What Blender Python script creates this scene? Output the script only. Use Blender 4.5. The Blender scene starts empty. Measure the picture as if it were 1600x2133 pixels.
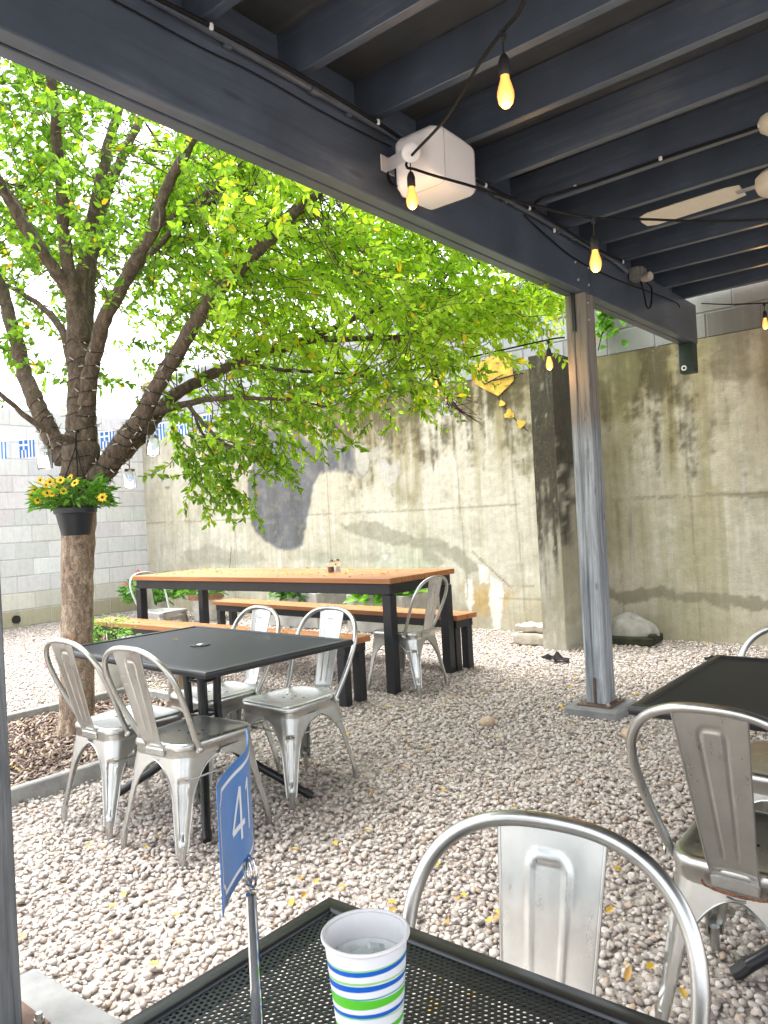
import bpy, math, random
import numpy as np
from math import radians as R, sin, cos, pi
from mathutils import Vector, Matrix
random.seed(7); rng = np.random.default_rng(7)
S = bpy.context.scene
C = S.collection

# ------------------------------------------------------------------ camera
FOC, PITCH, ROLL, YAW, EYE = 1602.0, 0.0065, -0.0525, R(39.04), 1.30
f0 = Vector((-sin(YAW), cos(YAW), 0)); r0 = Vector((cos(YAW), sin(YAW), 0)); u0 = Vector((0, 0, 1))
FW = cos(PITCH) * f0 + sin(PITCH) * u0
u1 = -sin(PITCH) * f0 + cos(PITCH) * u0
RT = cos(ROLL) * r0 + sin(ROLL) * u1
UP = -sin(ROLL) * r0 + cos(ROLL) * u1
EYEP = Vector((0, 0, EYE))
cam = bpy.data.cameras.new('camera'); camo = bpy.data.objects.new('camera', cam); C.objects.link(camo)
m = Matrix.Identity(4)
for i in range(3):
    m[i][0] = RT[i]; m[i][1] = UP[i]; m[i][2] = -FW[i]; m[i][3] = EYEP[i]
camo.matrix_world = m
cam.sensor_fit = 'HORIZONTAL'; cam.sensor_width = 36.0; cam.lens = 36.0 * FOC / 1600.0
cam.clip_start = 0.05; cam.clip_end = 500
S.camera = camo

# ------------------------------------------------------------------ sky, sun, exposure
SUN_EL, SUN_AZ = 70.0, 262.0        # azimuth clockwise from +Y
w = bpy.data.worlds.new('World'); S.world = w; w.use_nodes = True
nt = w.node_tree; nt.nodes.clear()
sky = nt.nodes.new('ShaderNodeTexSky'); sky.sky_type = 'NISHITA'; sky.sun_disc = False
sky.sun_elevation = R(SUN_EL); sky.sun_rotation = R(SUN_AZ)
sky.air_density = 1.0; sky.dust_density = 4.0; sky.ozone_density = 1.0
hs = nt.nodes.new('ShaderNodeHueSaturation'); hs.inputs['Saturation'].default_value = 0.18
bg = nt.nodes.new('ShaderNodeBackground'); bg.inputs['Strength'].default_value = 0.15
wo = nt.nodes.new('ShaderNodeOutputWorld')
nt.links.new(sky.outputs[0], hs.inputs['Color']); nt.links.new(hs.outputs[0], bg.inputs['Color']); nt.links.new(bg.outputs[0], wo.inputs['Surface'])
sl = bpy.data.lights.new('sun', 'SUN'); sl.energy = .8; sl.angle = R(35); sl.color = (1, .96, .9)
so = bpy.data.objects.new('sun', sl); C.objects.link(so)
sd = Vector((sin(R(SUN_AZ)) * cos(R(SUN_EL)), cos(R(SUN_AZ)) * cos(R(SUN_EL)), sin(R(SUN_EL))))
so.rotation_euler = (-sd).to_track_quat('-Z', 'Y').to_euler(); so.location = (0, 0, 12)
S.view_settings.view_transform = 'Standard'; S.view_settings.look = 'None'
S.view_settings.exposure = 2.5; S.view_settings.gamma = 1.0
try:
    S.cycles.max_bounces = 8; S.cycles.transparent_max_bounces = 24; S.cycles.use_denoising = True
    S.cycles.sample_clamp_indirect = 6
except Exception: pass

# ------------------------------------------------------------------ survey helpers: points read off the photograph, turned into places
def ray(x, y): return (x - 800) / FOC * RT - (y - 1066.5) / FOC * UP + FW
def atd(x, y, d): return EYEP + d * ray(x, y)
def onz(x, y, z): d = ray(x, y); return EYEP + d * ((z - EYE) / d.z)
def onx(x, y, X): d = ray(x, y); return EYEP + d * (X / d.x)
def ony(x, y, Y): d = ray(x, y); return EYEP + d * (Y / d.y)

# ------------------------------------------------------------------ materials
def lin(c): return tuple(((v / 12.92) if v <= .04045 else ((v + .055) / 1.055) ** 2.4) for v in c)
class Mt:
    def __init__(s, name, col=(.5, .5, .5), rough=.6, metal=0., spec=.5):
        s.m = bpy.data.materials.new(name); s.m.use_nodes = True; s.t = s.m.node_tree; s.n = s.t.nodes; s.l = s.t.links
        s.b = s.n['Principled BSDF']; s.o = s.n['Material Output']
        s.b.inputs['Base Color'].default_value = (*col, 1); s.b.inputs['Roughness'].default_value = rough
        s.b.inputs['Metallic'].default_value = metal; s.b.inputs['Specular IOR Level'].default_value = spec
        s._tc = None
    def node(s, t, **k):
        n = s.n.new(t)
        for a, v in k.items(): setattr(n, a, v)
        return n
    def inp(s, n, i, v):
        if isinstance(v, (int, float, tuple, list)):
            if isinstance(v, (tuple, list)) and len(v) == 3 and n.inputs[i].type == 'RGBA': v = (*v, 1)
            n.inputs[i].default_value = v
        else: s.l.new(v, n.inputs[i])
    def tc(s, kind='Object'):
        if s._tc is None: s._tc = s.node('ShaderNodeTexCoord')
        return s._tc.outputs[kind]
    def map(s, scale=(1, 1, 1), kind='Object', rot=(0, 0, 0), loc=(0, 0, 0)):
        n = s.node('ShaderNodeMapping'); s.l.new(s.tc(kind), n.inputs[0])
        n.inputs['Scale'].default_value = scale; n.inputs['Rotation'].default_value = rot; n.inputs['Location'].default_value = loc
        return n.outputs[0]
    def noise(s, scale=5, detail=4, rough=.6, vec=None, dist=0.):
        n = s.node('ShaderNodeTexNoise'); s.l.new(vec if vec is not None else s.tc(), n.inputs['Vector'])
        n.inputs['Scale'].default_value = scale; n.inputs['Detail'].default_value = detail; n.inputs['Roughness'].default_value = rough
        n.inputs['Distortion'].default_value = dist
        return n.outputs['Fac']
    def ramp(s, fac, stops, interp='LINEAR'):
        n = s.node('ShaderNodeValToRGB'); s.l.new(fac, n.inputs[0]); cr = n.color_ramp; cr.interpolation = interp
        while len(cr.elements) < len(stops): cr.elements.new(.5)
        for e, (p, c) in zip(cr.elements, stops):
            e.position = p; e.color = (*c, 1) if isinstance(c, (tuple, list)) else (c, c, c, 1)
        return n.outputs['Color']
    def mix(s, fac, a, b, mode='MIX'):
        n = s.node('ShaderNodeMix', data_type='RGBA', blend_type=mode)
        s.inp(n, 0, fac); s.inp(n, 6, a); s.inp(n, 7, b); return n.outputs[2]
    def math(s, op, a, b=0., c=None):
        n = s.node('ShaderNodeMath', operation=op); s.inp(n, 0, a); s.inp(n, 1, b)
        if c is not None: s.inp(n, 2, c)
        return n.outputs[0]
    def bump(s, h, strength=.3, dist=.01):
        n = s.node('ShaderNodeBump'); s.l.new(h, n.inputs['Height']); n.inputs['Strength'].default_value = strength; n.inputs['Distance'].default_value = dist
        s.l.new(n.outputs[0], s.b.inputs['Normal']); return n
    def col(s, c): s.l.new(c, s.b.inputs['Base Color'])
    def rgh(s, c): s.l.new(c, s.b.inputs['Roughness'])
    def attr(s, name, typ='GEOMETRY'):
        n = s.node('ShaderNodeAttribute', attribute_name=name, attribute_type=typ); return n

M = {}
def simple(name, col, rough=.6, metal=0., var=.25, scale=8, bump=0., spec=.5):
    t = Mt(name, col, rough, metal, spec)
    n = t.noise(scale, 5, .65)
    a = tuple(c * (1 - var) for c in col); b = tuple(min(1, c * (1 + var)) for c in col)
    t.col(t.ramp(n, [(.3, a), (.7, b)]))
    if bump: t.bump(t.noise(scale * 6, 4, .6), bump, .004)
    M[name] = t.m; return t

# galvanised chair metal
def chair_metal(name, tint):
    t = Mt(name, tint, .3, 1.)
    n = t.noise(7, 5, .7); fine = t.noise(60, 3, .6, t.map((1, 1, .12)))
    c = t.mix(t.ramp(n, [(.35, 0.), (.7, 1.)]), tuple(v * .84 for v in tint), tuple(v * 1.05 for v in tint))
    rust = t.ramp(t.noise(11, 6, .75), [(.70, 0.), (.75, 1.)]); smu = t.noise(4.5, 5, .75, t.map((1, 1, .6), loc=(3, 1, 7)), .8)
    t.col(t.mix(rust, c, (.20, .085, .035)))
    t.rgh(t.math('ADD', t.math('MULTIPLY', fine, .22), t.math('ADD', t.math('MULTIPLY', smu, .20), t.math('ADD', .11, t.math('MULTIPLY', rust, .4)))))
    t.l.new(t.math('SUBTRACT', 1., rust), t.b.inputs['Metallic'])
    t.bump(fine, .05, .002); M[name] = t.m
chair_metal('galvanised_metal', (.53, .54, .525))
simple('rust', (.17, .062, .028), .85, .1, .5, 60, .3)
simple('chrome', (.6, .61, .62), .12, 1., .05)
simple('black_metal', (.012, .014, .017), .35, 0., .3, 12, 0.05)
simple('black_paint_wood', (.010, .012, .016), .5, 0., .4, 10, .1)
simple('black_plastic', (.012, .012, .013), .5, 0., .3)
simple('dark_bracket', (.010, .022, .024), .45, 0., .3)
simple('rust_plate', (.14, .09, .07), .75, .3, .4, 20, .3)
simple('white_plastic', (.72, .71, .72), .4, 0., .04, 3)
simple('cream_enamel', (.62, .56, .44), .4, 0., .1)
simple('grey_box', (.16, .16, .15), .6, 0., .3)
simple('pipe_paint', (.10, .12, .155), .4, .2, .25)
simple('terracotta', (.30, .15, .09), .8, 0., .3, 10, .1)
simple('pale_pot', (.48, .46, .42), .8, 0., .2, 10, .1)
simple('pot_plastic', (.012, .016, .022), .4, 0., .3)
simple('planter_concrete', (.36, .35, .33), .85, 0., .25, 6, .2)
simple('stone_grey', (.42, .38, .32), .85, 0., .3, 9, .4)
simple('stone_tan', (.42, .32, .22), .8, 0., .25, 14, .2)
simple('mould_cover', (.30, .29, .26), .6, 0., .3, 9, .3)
simple('dark_moss', (.025, .028, .012), .9, 0., .6, 14, .5)
simple('dark_cloth', (.006, .006, .007), .9, 0., .5, 20, .4)
simple('soil', (.05, .035, .022), .95, 0., .5, 14, .5)
simple('footing_concrete', (.20, .205, .205), .85, 0., .22, 7, .3)
simple('edging', (.30, .30, .29), .85, 0., .3, 9, .3)
simple('lid_metal', (.35, .35, .34), .35, 1., .2)
simple('pepper', (.18, .15, .12), .9, 0., .7, 200)
simple('salt', (.8, .8, .78), .9, 0., .05, 200)
simple('stake_wood', (.30, .22, .12), .8, 0., .3)
simple('flag_blue', (.03, .16, .52), .8, 0., .1)
simple('flag_white', (.74, .76, .80), .8, 0., .04)
simple('petal_yellow', (.80, .50, .015), .6, 0., .3, 40)
simple('petal_pink', (.55, .06, .35), .6, 0., .3, 40)
simple('petal_red', (.55, .04, .03), .6, 0., .3, 40)
simple('petal_violet', (.25, .14, .55), .6, 0., .3, 40)
simple('flower_centre', (.05, .02, .008), .8, 0., .3, 60)
simple('dead_vine', (.035, .026, .02), .9, 0., .4)
simple('wire_dark', (.006, .006, .007), .6, 0., .3, spec=.2)
simple('wire_steel', (.5, .48, .44), .35, 1., .2)
simple('card_blue', (.055, .20, .52), .35, 0., .1, 25)
simple('card_white', (.78, .79, .82), .4, 0., .03)
simple('fairy_bulb', (.45, .42, .36), .3, 0., .4)

def painted_wood(name, base, worn, wornamt, axis, rough=.6):
    t = Mt(name, base, rough, 0., .75)
    sc = {'x': (1.2, 22, 22), 'y': (22, 1.2, 22), 'z': (22, 22, 1.2)}[axis]
    g = t.noise(1.0, 6, .7, t.map(sc), 1.2); blot = t.noise(2.2, 4, .6)
    a = t.mix(t.ramp(blot, [(.3, 0.), (.75, 1.)]), tuple(v * .68 for v in base), tuple(v * 1.25 for v in base))
    a = t.mix(t.ramp(g, [(.36, .45), (.5, 0.)]), a, tuple(v * .55 for v in base))
    wm = t.ramp(t.math('MULTIPLY', t.math('ADD', g, blot), .5), [(.62 - wornamt, 0.), (.70 - wornamt * .8, 1.)])
    c = t.mix(wm, a, worn)
    kn = t.node('ShaderNodeTexVoronoi', feature='F1'); t.l.new(t.map({'x': (1.1, 4.5, 4.5), 'y': (4.5, 1.1, 4.5), 'z': (4.5, 4.5, 1.1)}[axis]), kn.inputs['Vector']); kn.inputs['Scale'].default_value = 1.3
    km = t.ramp(kn.outputs['Distance'], [(.04, 1.), (.09, 0.)])
    t.col(t.mix(t.math('MULTIPLY', km, .55), c, tuple(v * .35 for v in base)))
    t.bump(g, .25, .004); M[name] = t.m
painted_wood('pergola_paint', (.078, .100, .138), (.13, .148, .175), .06, 'y', .30)
painted_wood('rafter_paint', (.064, .082, .112), (.11, .122, .142), .06, 'x', .30)
painted_wood('deck_paint', (.060, .064, .068), (.10, .10, .095), .06, 'x')
def post_mat(name, kd):
    t = Mt(name, (.2, .24, .28), .65)
    g = t.noise(1.0, 6, .7, t.map((30, 30, 1.3)), 1.5); blot = t.noise(2.6, 5, .65, t.map((2, 2, .7)))
    sep = t.node('ShaderNodeSeparateXYZ'); t.l.new(t.tc(), sep.inputs[0])
    hi = t.math('ADD', t.math('MULTIPLY', sep.outputs[2], 1.0), t.math('MULTIPLY', blot, .5))
    bare = t.ramp(t.math('SUBTRACT', hi, 1.55), [(.44, 0.), (.60, 1.)])
    pnt = t.mix(t.ramp(blot, [(.35, 0.), (.65, 1.)]), (.175, .195, .22), (.31, .335, .36))
    pnt = t.mix(t.ramp(g, [(.5, 0.), (.72, 1.)]), pnt, (.50, .52, .54))
    wd = t.mix(t.ramp(g, [(.3, 0.), (.7, 1.)]), (.17, .145, .125), (.29, .265, .24))
    c = t.mix(bare, pnt, wd)
    kn = t.node('ShaderNodeTexVoronoi'); t.l.new(t.map((4.5, 4.5, 1.8)), kn.inputs['Vector']); kn.inputs['Scale'].default_value = 1.6
    km = t.ramp(kn.outputs['Distance'], [(.05, 1.), (.11, 0.)])
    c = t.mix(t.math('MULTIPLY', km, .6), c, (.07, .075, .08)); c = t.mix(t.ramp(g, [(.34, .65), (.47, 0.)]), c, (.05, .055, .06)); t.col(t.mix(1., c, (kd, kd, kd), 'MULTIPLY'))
    t.bump(g, .5, .004); M[name] = t.m
post_mat('post_paint', 1.); post_mat('dark_post_paint', .42)  # second: same paint and grain, whole colour multiplied darker, for the left-edge post
def worn_paint(mat):
    t = mat; n = t.noise(16, 6, .75); tr = t.node('ShaderNodeBsdfTransparent'); mx = t.node('ShaderNodeMixShader')
    t.l.new(t.ramp(n, [(.585, 0.), (.63, 1.)]), mx.inputs[0]); t.l.new(t.b.outputs[0], mx.inputs[1]); t.l.new(tr.outputs[0], mx.inputs[2]); t.l.new(mx.outputs[0], t.o.inputs['Surface'])
worn_paint(simple('mural_yellow', (.60, .40, .065), .9, 0., .45, 9))
def stained_wood():
    t = Mt('stained_wood', (.4, .17, .05), .38)
    g = t.noise(1.0, 6, .7, t.map((1.0, 26, 26)), 1.3); b = t.noise(1.6, 4, .6, t.map((.6, 9, 1)))
    c = t.mix(t.ramp(g, [(.3, 0.), (.7, 1.)]), (.30, .112, .032), (.45, .195, .064))
    t.col(t.mix(t.ramp(b, [(.35, 0.), (.7, .55)]), c, (.23, .083, .026)))
    t.rgh(t.math('ADD', .28, t.math('MULTIPLY', b, .3))); t.bump(g, .15, .003); M['stained_wood'] = t.m
stained_wood()
def perforated():
    t = Mt('perforated_metal', (.012, .015, .017), .42)
    p = .0082; q = p * 1.732
    sep = t.node('ShaderNodeSeparateXYZ'); t.l.new(t.tc(), sep.inputs[0])
    ds = []
    for o in (0., .5):
        a = t.math('MULTIPLY', t.math('SUBTRACT', t.math('FRACT', t.math('ADD', t.math('MULTIPLY', sep.outputs[0], 1 / p), o + 50)), .5), p)
        b = t.math('MULTIPLY', t.math('SUBTRACT', t.math('FRACT', t.math('ADD', t.math('MULTIPLY', sep.outputs[1], 1 / q), o + 50)), .5), q)
        ds.append(t.math('SQRT', t.math('ADD', t.math('MULTIPLY', a, a), t.math('MULTIPLY', b, b))))
    d = t.math('MINIMUM', ds[0], ds[1])
    hole = t.math('LESS_THAN', d, p * .305)
    tr = t.node('ShaderNodeBsdfTransparent'); mx = t.node('ShaderNodeMixShader')
    t.l.new(hole, mx.inputs[0]); t.l.new(t.b.outputs[0], mx.inputs[1]); t.l.new(tr.outputs[0], mx.inputs[2]); t.l.new(mx.outputs[0], t.o.inputs['Surface'])
    n = t.noise(5, 4, .6); t.col(t.ramp(n, [(.35, (.012, .018, .024)), (.75, (.024, .032, .040))]))
    M['perforated_metal'] = t.m
perforated()
def glass(name, tint=(1, 1, 1), rough=.02):
    t = Mt(name, tint, rough); t.b.inputs['Transmission Weight'].default_value = 1.; t.b.inputs['IOR'].default_value = 1.3
    n = t.noise(20, 3); t.bump(n, .05, .002); M[name] = t.m
glass('jar_glass', (.96, .98, .97)); glass('shaker_glass', (.97, .98, .98))
def bulb_glow():
    t = Mt('bulb_glow', (1, .6, .2), .2)
    lw = t.node('ShaderNodeLayerWeight'); lw.inputs['Blend'].default_value = .35
    t.b.inputs['Emission Strength'].default_value = 1.
    c = t.ramp(lw.outputs['Facing'], [(.0, (.60, .27, .055)), (.09, (.36, .125, .016)), (.40, (.22, .060, .008)), (1., (.085, .024, .004))])
    t.l.new(c, t.b.inputs['Emission Color']); M['bulb_glow'] = t.m
bulb_glow()
def bark():
    t = Mt('bark', (.2, .15, .1), .9)
    v = t.node('ShaderNodeTexVoronoi', feature='DISTANCE_TO_EDGE'); wv = t.node('ShaderNodeVectorMath', operation='ADD'); nz_ = t.node('ShaderNodeTexNoise'); t.l.new(t.tc(), nz_.inputs['Vector']); nz_.inputs['Scale'].default_value = 22; nz_.inputs['Detail'].default_value = 4; sc0 = t.node('ShaderNodeVectorMath', operation='SCALE'); t.l.new(nz_.outputs['Color'], sc0.inputs[0]); sc0.inputs['Scale'].default_value = .06; t.l.new(t.map((1, 1, .55)), wv.inputs[0]); t.l.new(sc0.outputs[0], wv.inputs[1]); t.l.new(wv.outputs[0], v.inputs['Vector']); v.inputs['Scale'].default_value = 40
    n = t.noise(9, 6, .7); n2 = t.noise(30, 5, .7, t.map((1, 1, .35)))
    sep = t.node('ShaderNodeSeparateXYZ'); t.l.new(t.tc(), sep.inputs[0])
    low = t.ramp(t.math('ADD', sep.outputs[2], t.math('MULTIPLY', n, .7)), [(.0, 0.), (1., 1.)])
    mr = t.node('ShaderNodeMapRange'); t.l.new(t.math('ADD', sep.outputs[2], t.math('MULTIPLY', n, .6)), mr.inputs[0]); mr.inputs[1].default_value = 1.45; mr.inputs[2].default_value = 2.0
    pale = t.mix(t.ramp(n2, [(.35, 0.), (.65, 1.)]), (.19, .125, .085), (.40, .32, .235))
    pale = t.mix(t.ramp(n, [(.60, 0.), (.68, .8)]), pale, (.30, .12, .05))
    dark = t.mix(t.ramp(n2, [(.3, 0.), (.7, 1.)]), (.040, .028, .020), (.135, .098, .066))
    c = t.mix(t.math('MULTIPLY', mr.outputs[0], .92), pale, dark)
    e = t.ramp(v.outputs[0], [(.01, .7), (.055, 0.)])
    vc = t.node('ShaderNodeTexVoronoi', feature='F1'); t.l.new(wv.outputs[0], vc.inputs['Vector']); vc.inputs['Scale'].default_value = 40
    flk = t.ramp(vc.outputs['Color'], [(.15, .66), (.4, .9), (.65, 1.08), (.9, 1.25)])
    c = t.mix(1., c, flk, 'MULTIPLY'); t.col(t.mix(e, c, (.05, .032, .022)))
    t.bump(t.math('ADD', t.math('MULTIPLY', n2, .7), t.math('MULTIPLY', v.outputs[0], .8)), .7, .012); M['bark'] = t.m
bark()
def leaf(name, stops, trans=.5, rough=.45):
    t = Mt(name, (.1, .2, .02), rough, 0., .35)
    at = t.attr('tint'); c = t.ramp(at.outputs['Fac'], stops, 'LINEAR'); t.col(c)
    tl = t.node('ShaderNodeBsdfTranslucent'); mx = t.node('ShaderNodeMixShader'); mx.inputs[0].default_value = trans
    t.l.new(t.mix(1., c, (1.25, 1.25, .7), 'MULTIPLY'), tl.inputs['Color'])
    t.l.new(t.b.outputs[0], mx.inputs[1]); t.l.new(tl.outputs[0], mx.inputs[2]); t.l.new(mx.outputs[0], t.o.inputs['Surface'])
    M[name] = t.m
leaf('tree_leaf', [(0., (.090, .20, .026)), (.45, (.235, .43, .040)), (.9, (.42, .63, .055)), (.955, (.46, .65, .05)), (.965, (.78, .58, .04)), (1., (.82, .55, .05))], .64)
leaf('plant_leaf', [(0., (.035, .12, .018)), (.5, (.09, .25, .03)), (1., (.20, .42, .045))], .4)
leaf('fallen_leaf', [(0., (.62, .42, .05)), (.45, (.60, .38, .08)), (.7, (.42, .22, .06)), (1., (.70, .60, .20))], .15)

def instance_mat(name, stops, rough, scale=140):
    t = Mt(name, (.5, .45, .4), rough, 0., .35)
    oi = t.node('ShaderNodeObjectInfo')
    c = t.ramp(oi.outputs['Random'], stops)
    n = t.noise(scale, 4, .7); t.col(t.mix(t.ramp(n, [(.35, .45), (.65, 0.)]), c, (.30, .25, .21)))
    M[name] = t.m
instance_mat('pebble', [(0., (.22, .19, .17)), (.10, (.36, .31, .28)), (.28, (.47, .43, .395)), (.5, (.545, .505, .465)), (.72, (.605, .575, .54)), (.84, (.50, .40, .34)), (.90, (.42, .40, .40)), (.96, (.44, .32, .22)), (1., (.20, .18, .17))], .7, 90)
instance_mat('mulch_chip', [(0., (.09, .055, .042)), (.35, (.20, .135, .11)), (.65, (.33, .245, .205)), (.9, (.46, .38, .33)), (1., (.50, .34, .10))], .85, 60)
simple('gravel_bed_soil', (.36, .325, .295), .95, 0., .5, 30, .6)

def vcol_mat(name, attr, rough, nscale, bumpamt, fine=.18, streak=0.):
    t = Mt(name, (.5, .5, .5), rough, 0., .3)
    a = t.attr(attr)
    n = t.noise(nscale, 7, .75); n2 = t.noise(nscale * 6, 5, .75); n3 = t.noise(nscale * 16, 3, .7)
    c = t.mix(t.ramp(n, [(.3, fine), (.60, 0.)]), a.outputs['Color'], (.16, .135, .08))
    if streak:
        vs = t.noise(1., 6, .75, t.map((22, 22, 1.4))); c = t.mix(t.ramp(vs, [(.36, streak), (.52, 0.)]), c, (.13, .11, .06)); c = t.mix(t.ramp(vs, [(.56, 0.), (.72, streak * .8)]), c, (.56, .54, .46))
    c = t.mix(t.ramp(n2, [(.60, 0.), (.74, fine * 1.5)]), c, (.60, .58, .51)); c = t.mix(t.ramp(n3, [(.30, fine * 2.2), (.42, 0.)]), c, (.10, .09, .065))
    t.col(c)
    if bumpamt: t.bump(t.math('ADD', t.math('MULTIPLY', n, .7), t.math('MULTIPLY', n2, .5)), bumpamt, .012)
    M[name] = t.m
vcol_mat('old_concrete', 'paint', .9, 9, .5, .26, .18)
vcol_mat('block_concrete', 'paint', .92, 14, .45, .16, .12)
vcol_mat('cup_paper', 'paint', .45, 3, 0., 0.)

# ------------------------------------------------------------------ mesh helpers
class MB:
    def __init__(s): s.v = []; s.f = []; s.c = []; s.sm = True
    def add(s, vs, fs):
        o = len(s.v); s.v += [Vector(p) for p in vs]; s.f += [tuple(i + o for i in f) for f in fs]; return o
    def box(s, c, size, rot=None, ch=.0):
        hx, hy, hz = [d / 2 for d in size]; c = Vector(c)
        if ch <= 0:
            vs = [Vector((x, y, z)) for z in (-hz, hz) for y in (-hy, hy) for x in (-hx, hx)]
            fs = [(0, 2, 3, 1), (4, 5, 7, 6), (0, 1, 5, 4), (2, 6, 7, 3), (0, 4, 6, 2), (1, 3, 7, 5)]
        else:
            vs = []
            for sx in (-1, 1):
                for sy in (-1, 1):
                    for sz in (-1, 1):
                        vs += [Vector((sx * hx, sy * (hy - ch), sz * (hz - ch))), Vector((sx * (hx - ch), sy * hy, sz * (hz - ch))), Vector((sx * (hx - ch), sy * (hy - ch), sz * hz))]
            def ix(sx, sy, sz, k): return ((sx > 0) * 4 + (sy > 0) * 2 + (sz > 0)) * 3 + k
            fs = []
            for q in (-1, 1):
                a = [ix(q, -1, -1, 0), ix(q, 1, -1, 0), ix(q, 1, 1, 0), ix(q, -1, 1, 0)]; fs.append(a if q > 0 else a[::-1])
                a = [ix(-1, q, -1, 1), ix(-1, q, 1, 1), ix(1, q, 1, 1), ix(1, q, -1, 1)]; fs.append(a if q > 0 else a[::-1])
                a = [ix(-1, -1, q, 2), ix(1, -1, q, 2), ix(1, 1, q, 2), ix(-1, 1, q, 2)]; fs.append(a if q > 0 else a[::-1])
            for a in (-1, 1):
                for b in (-1, 1):
                    fs.append((ix(a, b, -1, 0), ix(a, b, -1, 1), ix(a, b, 1, 1), ix(a, b, 1, 0)) if a * b < 0 else (ix(a, b, -1, 0), ix(a, b, 1, 0), ix(a, b, 1, 1), ix(a, b, -1, 1)))
                    fs.append((ix(-1, a, b, 1), ix(1, a, b, 1), ix(1, a, b, 2), ix(-1, a, b, 2)) if a * b < 0 else (ix(-1, a, b, 1), ix(-1, a, b, 2), ix(1, a, b, 2), ix(1, a, b, 1)))
                    fs.append((ix(a, -1, b, 0), ix(a, 1, b, 0), ix(a, 1, b, 2), ix(a, -1, b, 2)) if a * b > 0 else (ix(a, -1, b, 0), ix(a, -1, b, 2), ix(a, 1, b, 2), ix(a, 1, b, 0)))
                    for c2 in (-1, 1):
                        tri = (ix(a, b, c2, 0), ix(a, b, c2, 1), ix(a, b, c2, 2)); fs.append(tri if a * b * c2 > 0 else tri[::-1])
        if rot is not None: vs = [rot @ p for p in vs]
        s.add([p + c for p in vs], fs)
    def tube(s, pts, rad, n=8, cap=True, closed=False):
        pts = [Vector(p) for p in pts]; k = len(pts)
        rad = [float(q) for q in rad] if hasattr(rad, '__len__') else [float(rad)] * k
        tang = []
        for i in range(k):
            a = pts[(i - 1) % k] if (closed or i > 0) else pts[0]; b = pts[(i + 1) % k] if (closed or i < k - 1) else pts[-1]
            d = b - a; tang.append(d.normalized() if d.length > 1e-9 else Vector((0, 0, 1)))
        nrm = tang[0].orthogonal().normalized(); vs = []
        for i in range(k):
            nrm = (nrm - tang[i] * nrm.dot(tang[i]));
            nrm = nrm.normalized() if nrm.length > 1e-6 else tang[i].orthogonal().normalized()
            bn = tang[i].cross(nrm)
            for j in range(n):
                a = 2 * pi * j / n; vs.append(pts[i] + rad[i] * (cos(a) * nrm + sin(a) * bn))
        fs = []
        for i in range(k if closed else k - 1):
            i2 = (i + 1) % k
            for j in range(n): fs.append((i * n + j, i * n + (j + 1) % n, i2 * n + (j + 1) % n, i2 * n + j))
        if cap and not closed: fs.append(tuple(range(n))[::-1]); fs.append(tuple((k - 1) * n + j for j in range(n)))
        s.add(vs, fs)
    def lathe(s, prof, n=24, c=(0, 0, 0), rot=None, cap=True):
        c = Vector(c); vs = []
        for r, z in prof:
            for j in range(n):
                a = 2 * pi * j / n; p = Vector((r * cos(a), r * sin(a), z)); vs.append((rot @ p if rot is not None else p) + c)
        fs = []
        for i in range(len(prof) - 1):
            for j in range(n): fs.append((i * n + j, i * n + (j + 1) % n, (i + 1) * n + (j + 1) % n, (i + 1) * n + j))
        if cap and prof[0][0] > 1e-6: fs.append(tuple(range(n))[::-1])
        if cap and prof[-1][0] > 1e-6: fs.append(tuple((len(prof) - 1) * n + j for j in range(n)))
        s.add(vs, fs)
    def grid(s, fn, nu, nv):
        vs = [fn(i / nu, j / nv) for j in range(nv + 1) for i in range(nu + 1)]
        fs = [(j * (nu + 1) + i, j * (nu + 1) + i + 1, (j + 1) * (nu + 1) + i + 1, (j + 1) * (nu + 1) + i) for j in range(nv) for i in range(nu)]
        s.add(vs, fs)
    def prism(s, poly, fn, h0, h1):
        n = len(poly); vs = [fn(a, b, h0) for a, b in poly] + [fn(a, b, h1) for a, b in poly]
        s.add(vs, [tuple(range(n))[::-1], tuple(range(n, 2 * n))] + [(i, (i + 1) % n, n + (i + 1) % n, n + i) for i in range(n)])
    def ball(s, c, r, n=12, k=8, rot=None, sc=(1, 1, 1)):
        c = Vector(c); o = len(s.v); vs = []
        for i in range(k + 1):
            t = pi * i / k
            for j in range(n):
                p = Vector((sin(t) * cos(2 * pi * j / n) * sc[0], sin(t) * sin(2 * pi * j / n) * sc[1], -cos(t) * sc[2])) * r
                vs.append((rot @ p if rot is not None else p) + c)
        s.add(vs, [(i * n + j, i * n + (j + 1) % n, (i + 1) * n + (j + 1) % n, (i + 1) * n + j) for i in range(k) for j in range(n)])
    def build(s, name, mat, parent=None, org=(0, 0, 0), smooth=True, ang=35, bevel=0, solid=0, sub=0):
        me = bpy.data.meshes.new(name); org = Vector(org)
        me.from_pydata([p - org for p in s.v], [], s.f); me.validate(); me.update()
        o = bpy.data.objects.new(name, me); C.objects.link(o)
        if mat: me.materials.append(M[mat] if isinstance(mat, str) else mat)
        if parent: o.parent = parent
        if smooth:
            me.polygons.foreach_set('use_smooth', [True] * len(me.polygons)); me.set_sharp_from_angle(angle=R(ang))
        if solid:
            q = o.modifiers.new('solid', 'SOLIDIFY'); q.thickness = solid; q.offset = 0
        if sub:
            q = o.modifiers.new('sub', 'SUBSURF'); q.levels = sub; q.render_levels = sub
        if bevel:
            q = o.modifiers.new('bevel', 'BEVEL'); q.width = bevel; q.segments = 2; q.limit_method = 'ANGLE'; q.angle_limit = R(50)
        return o
def tag(o, label, cat, group=None, kind=None):
    if label: o['label'] = label
    if cat: o['category'] = cat
    if group: o['group'] = group
    if kind: o['kind'] = kind
    return o
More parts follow.
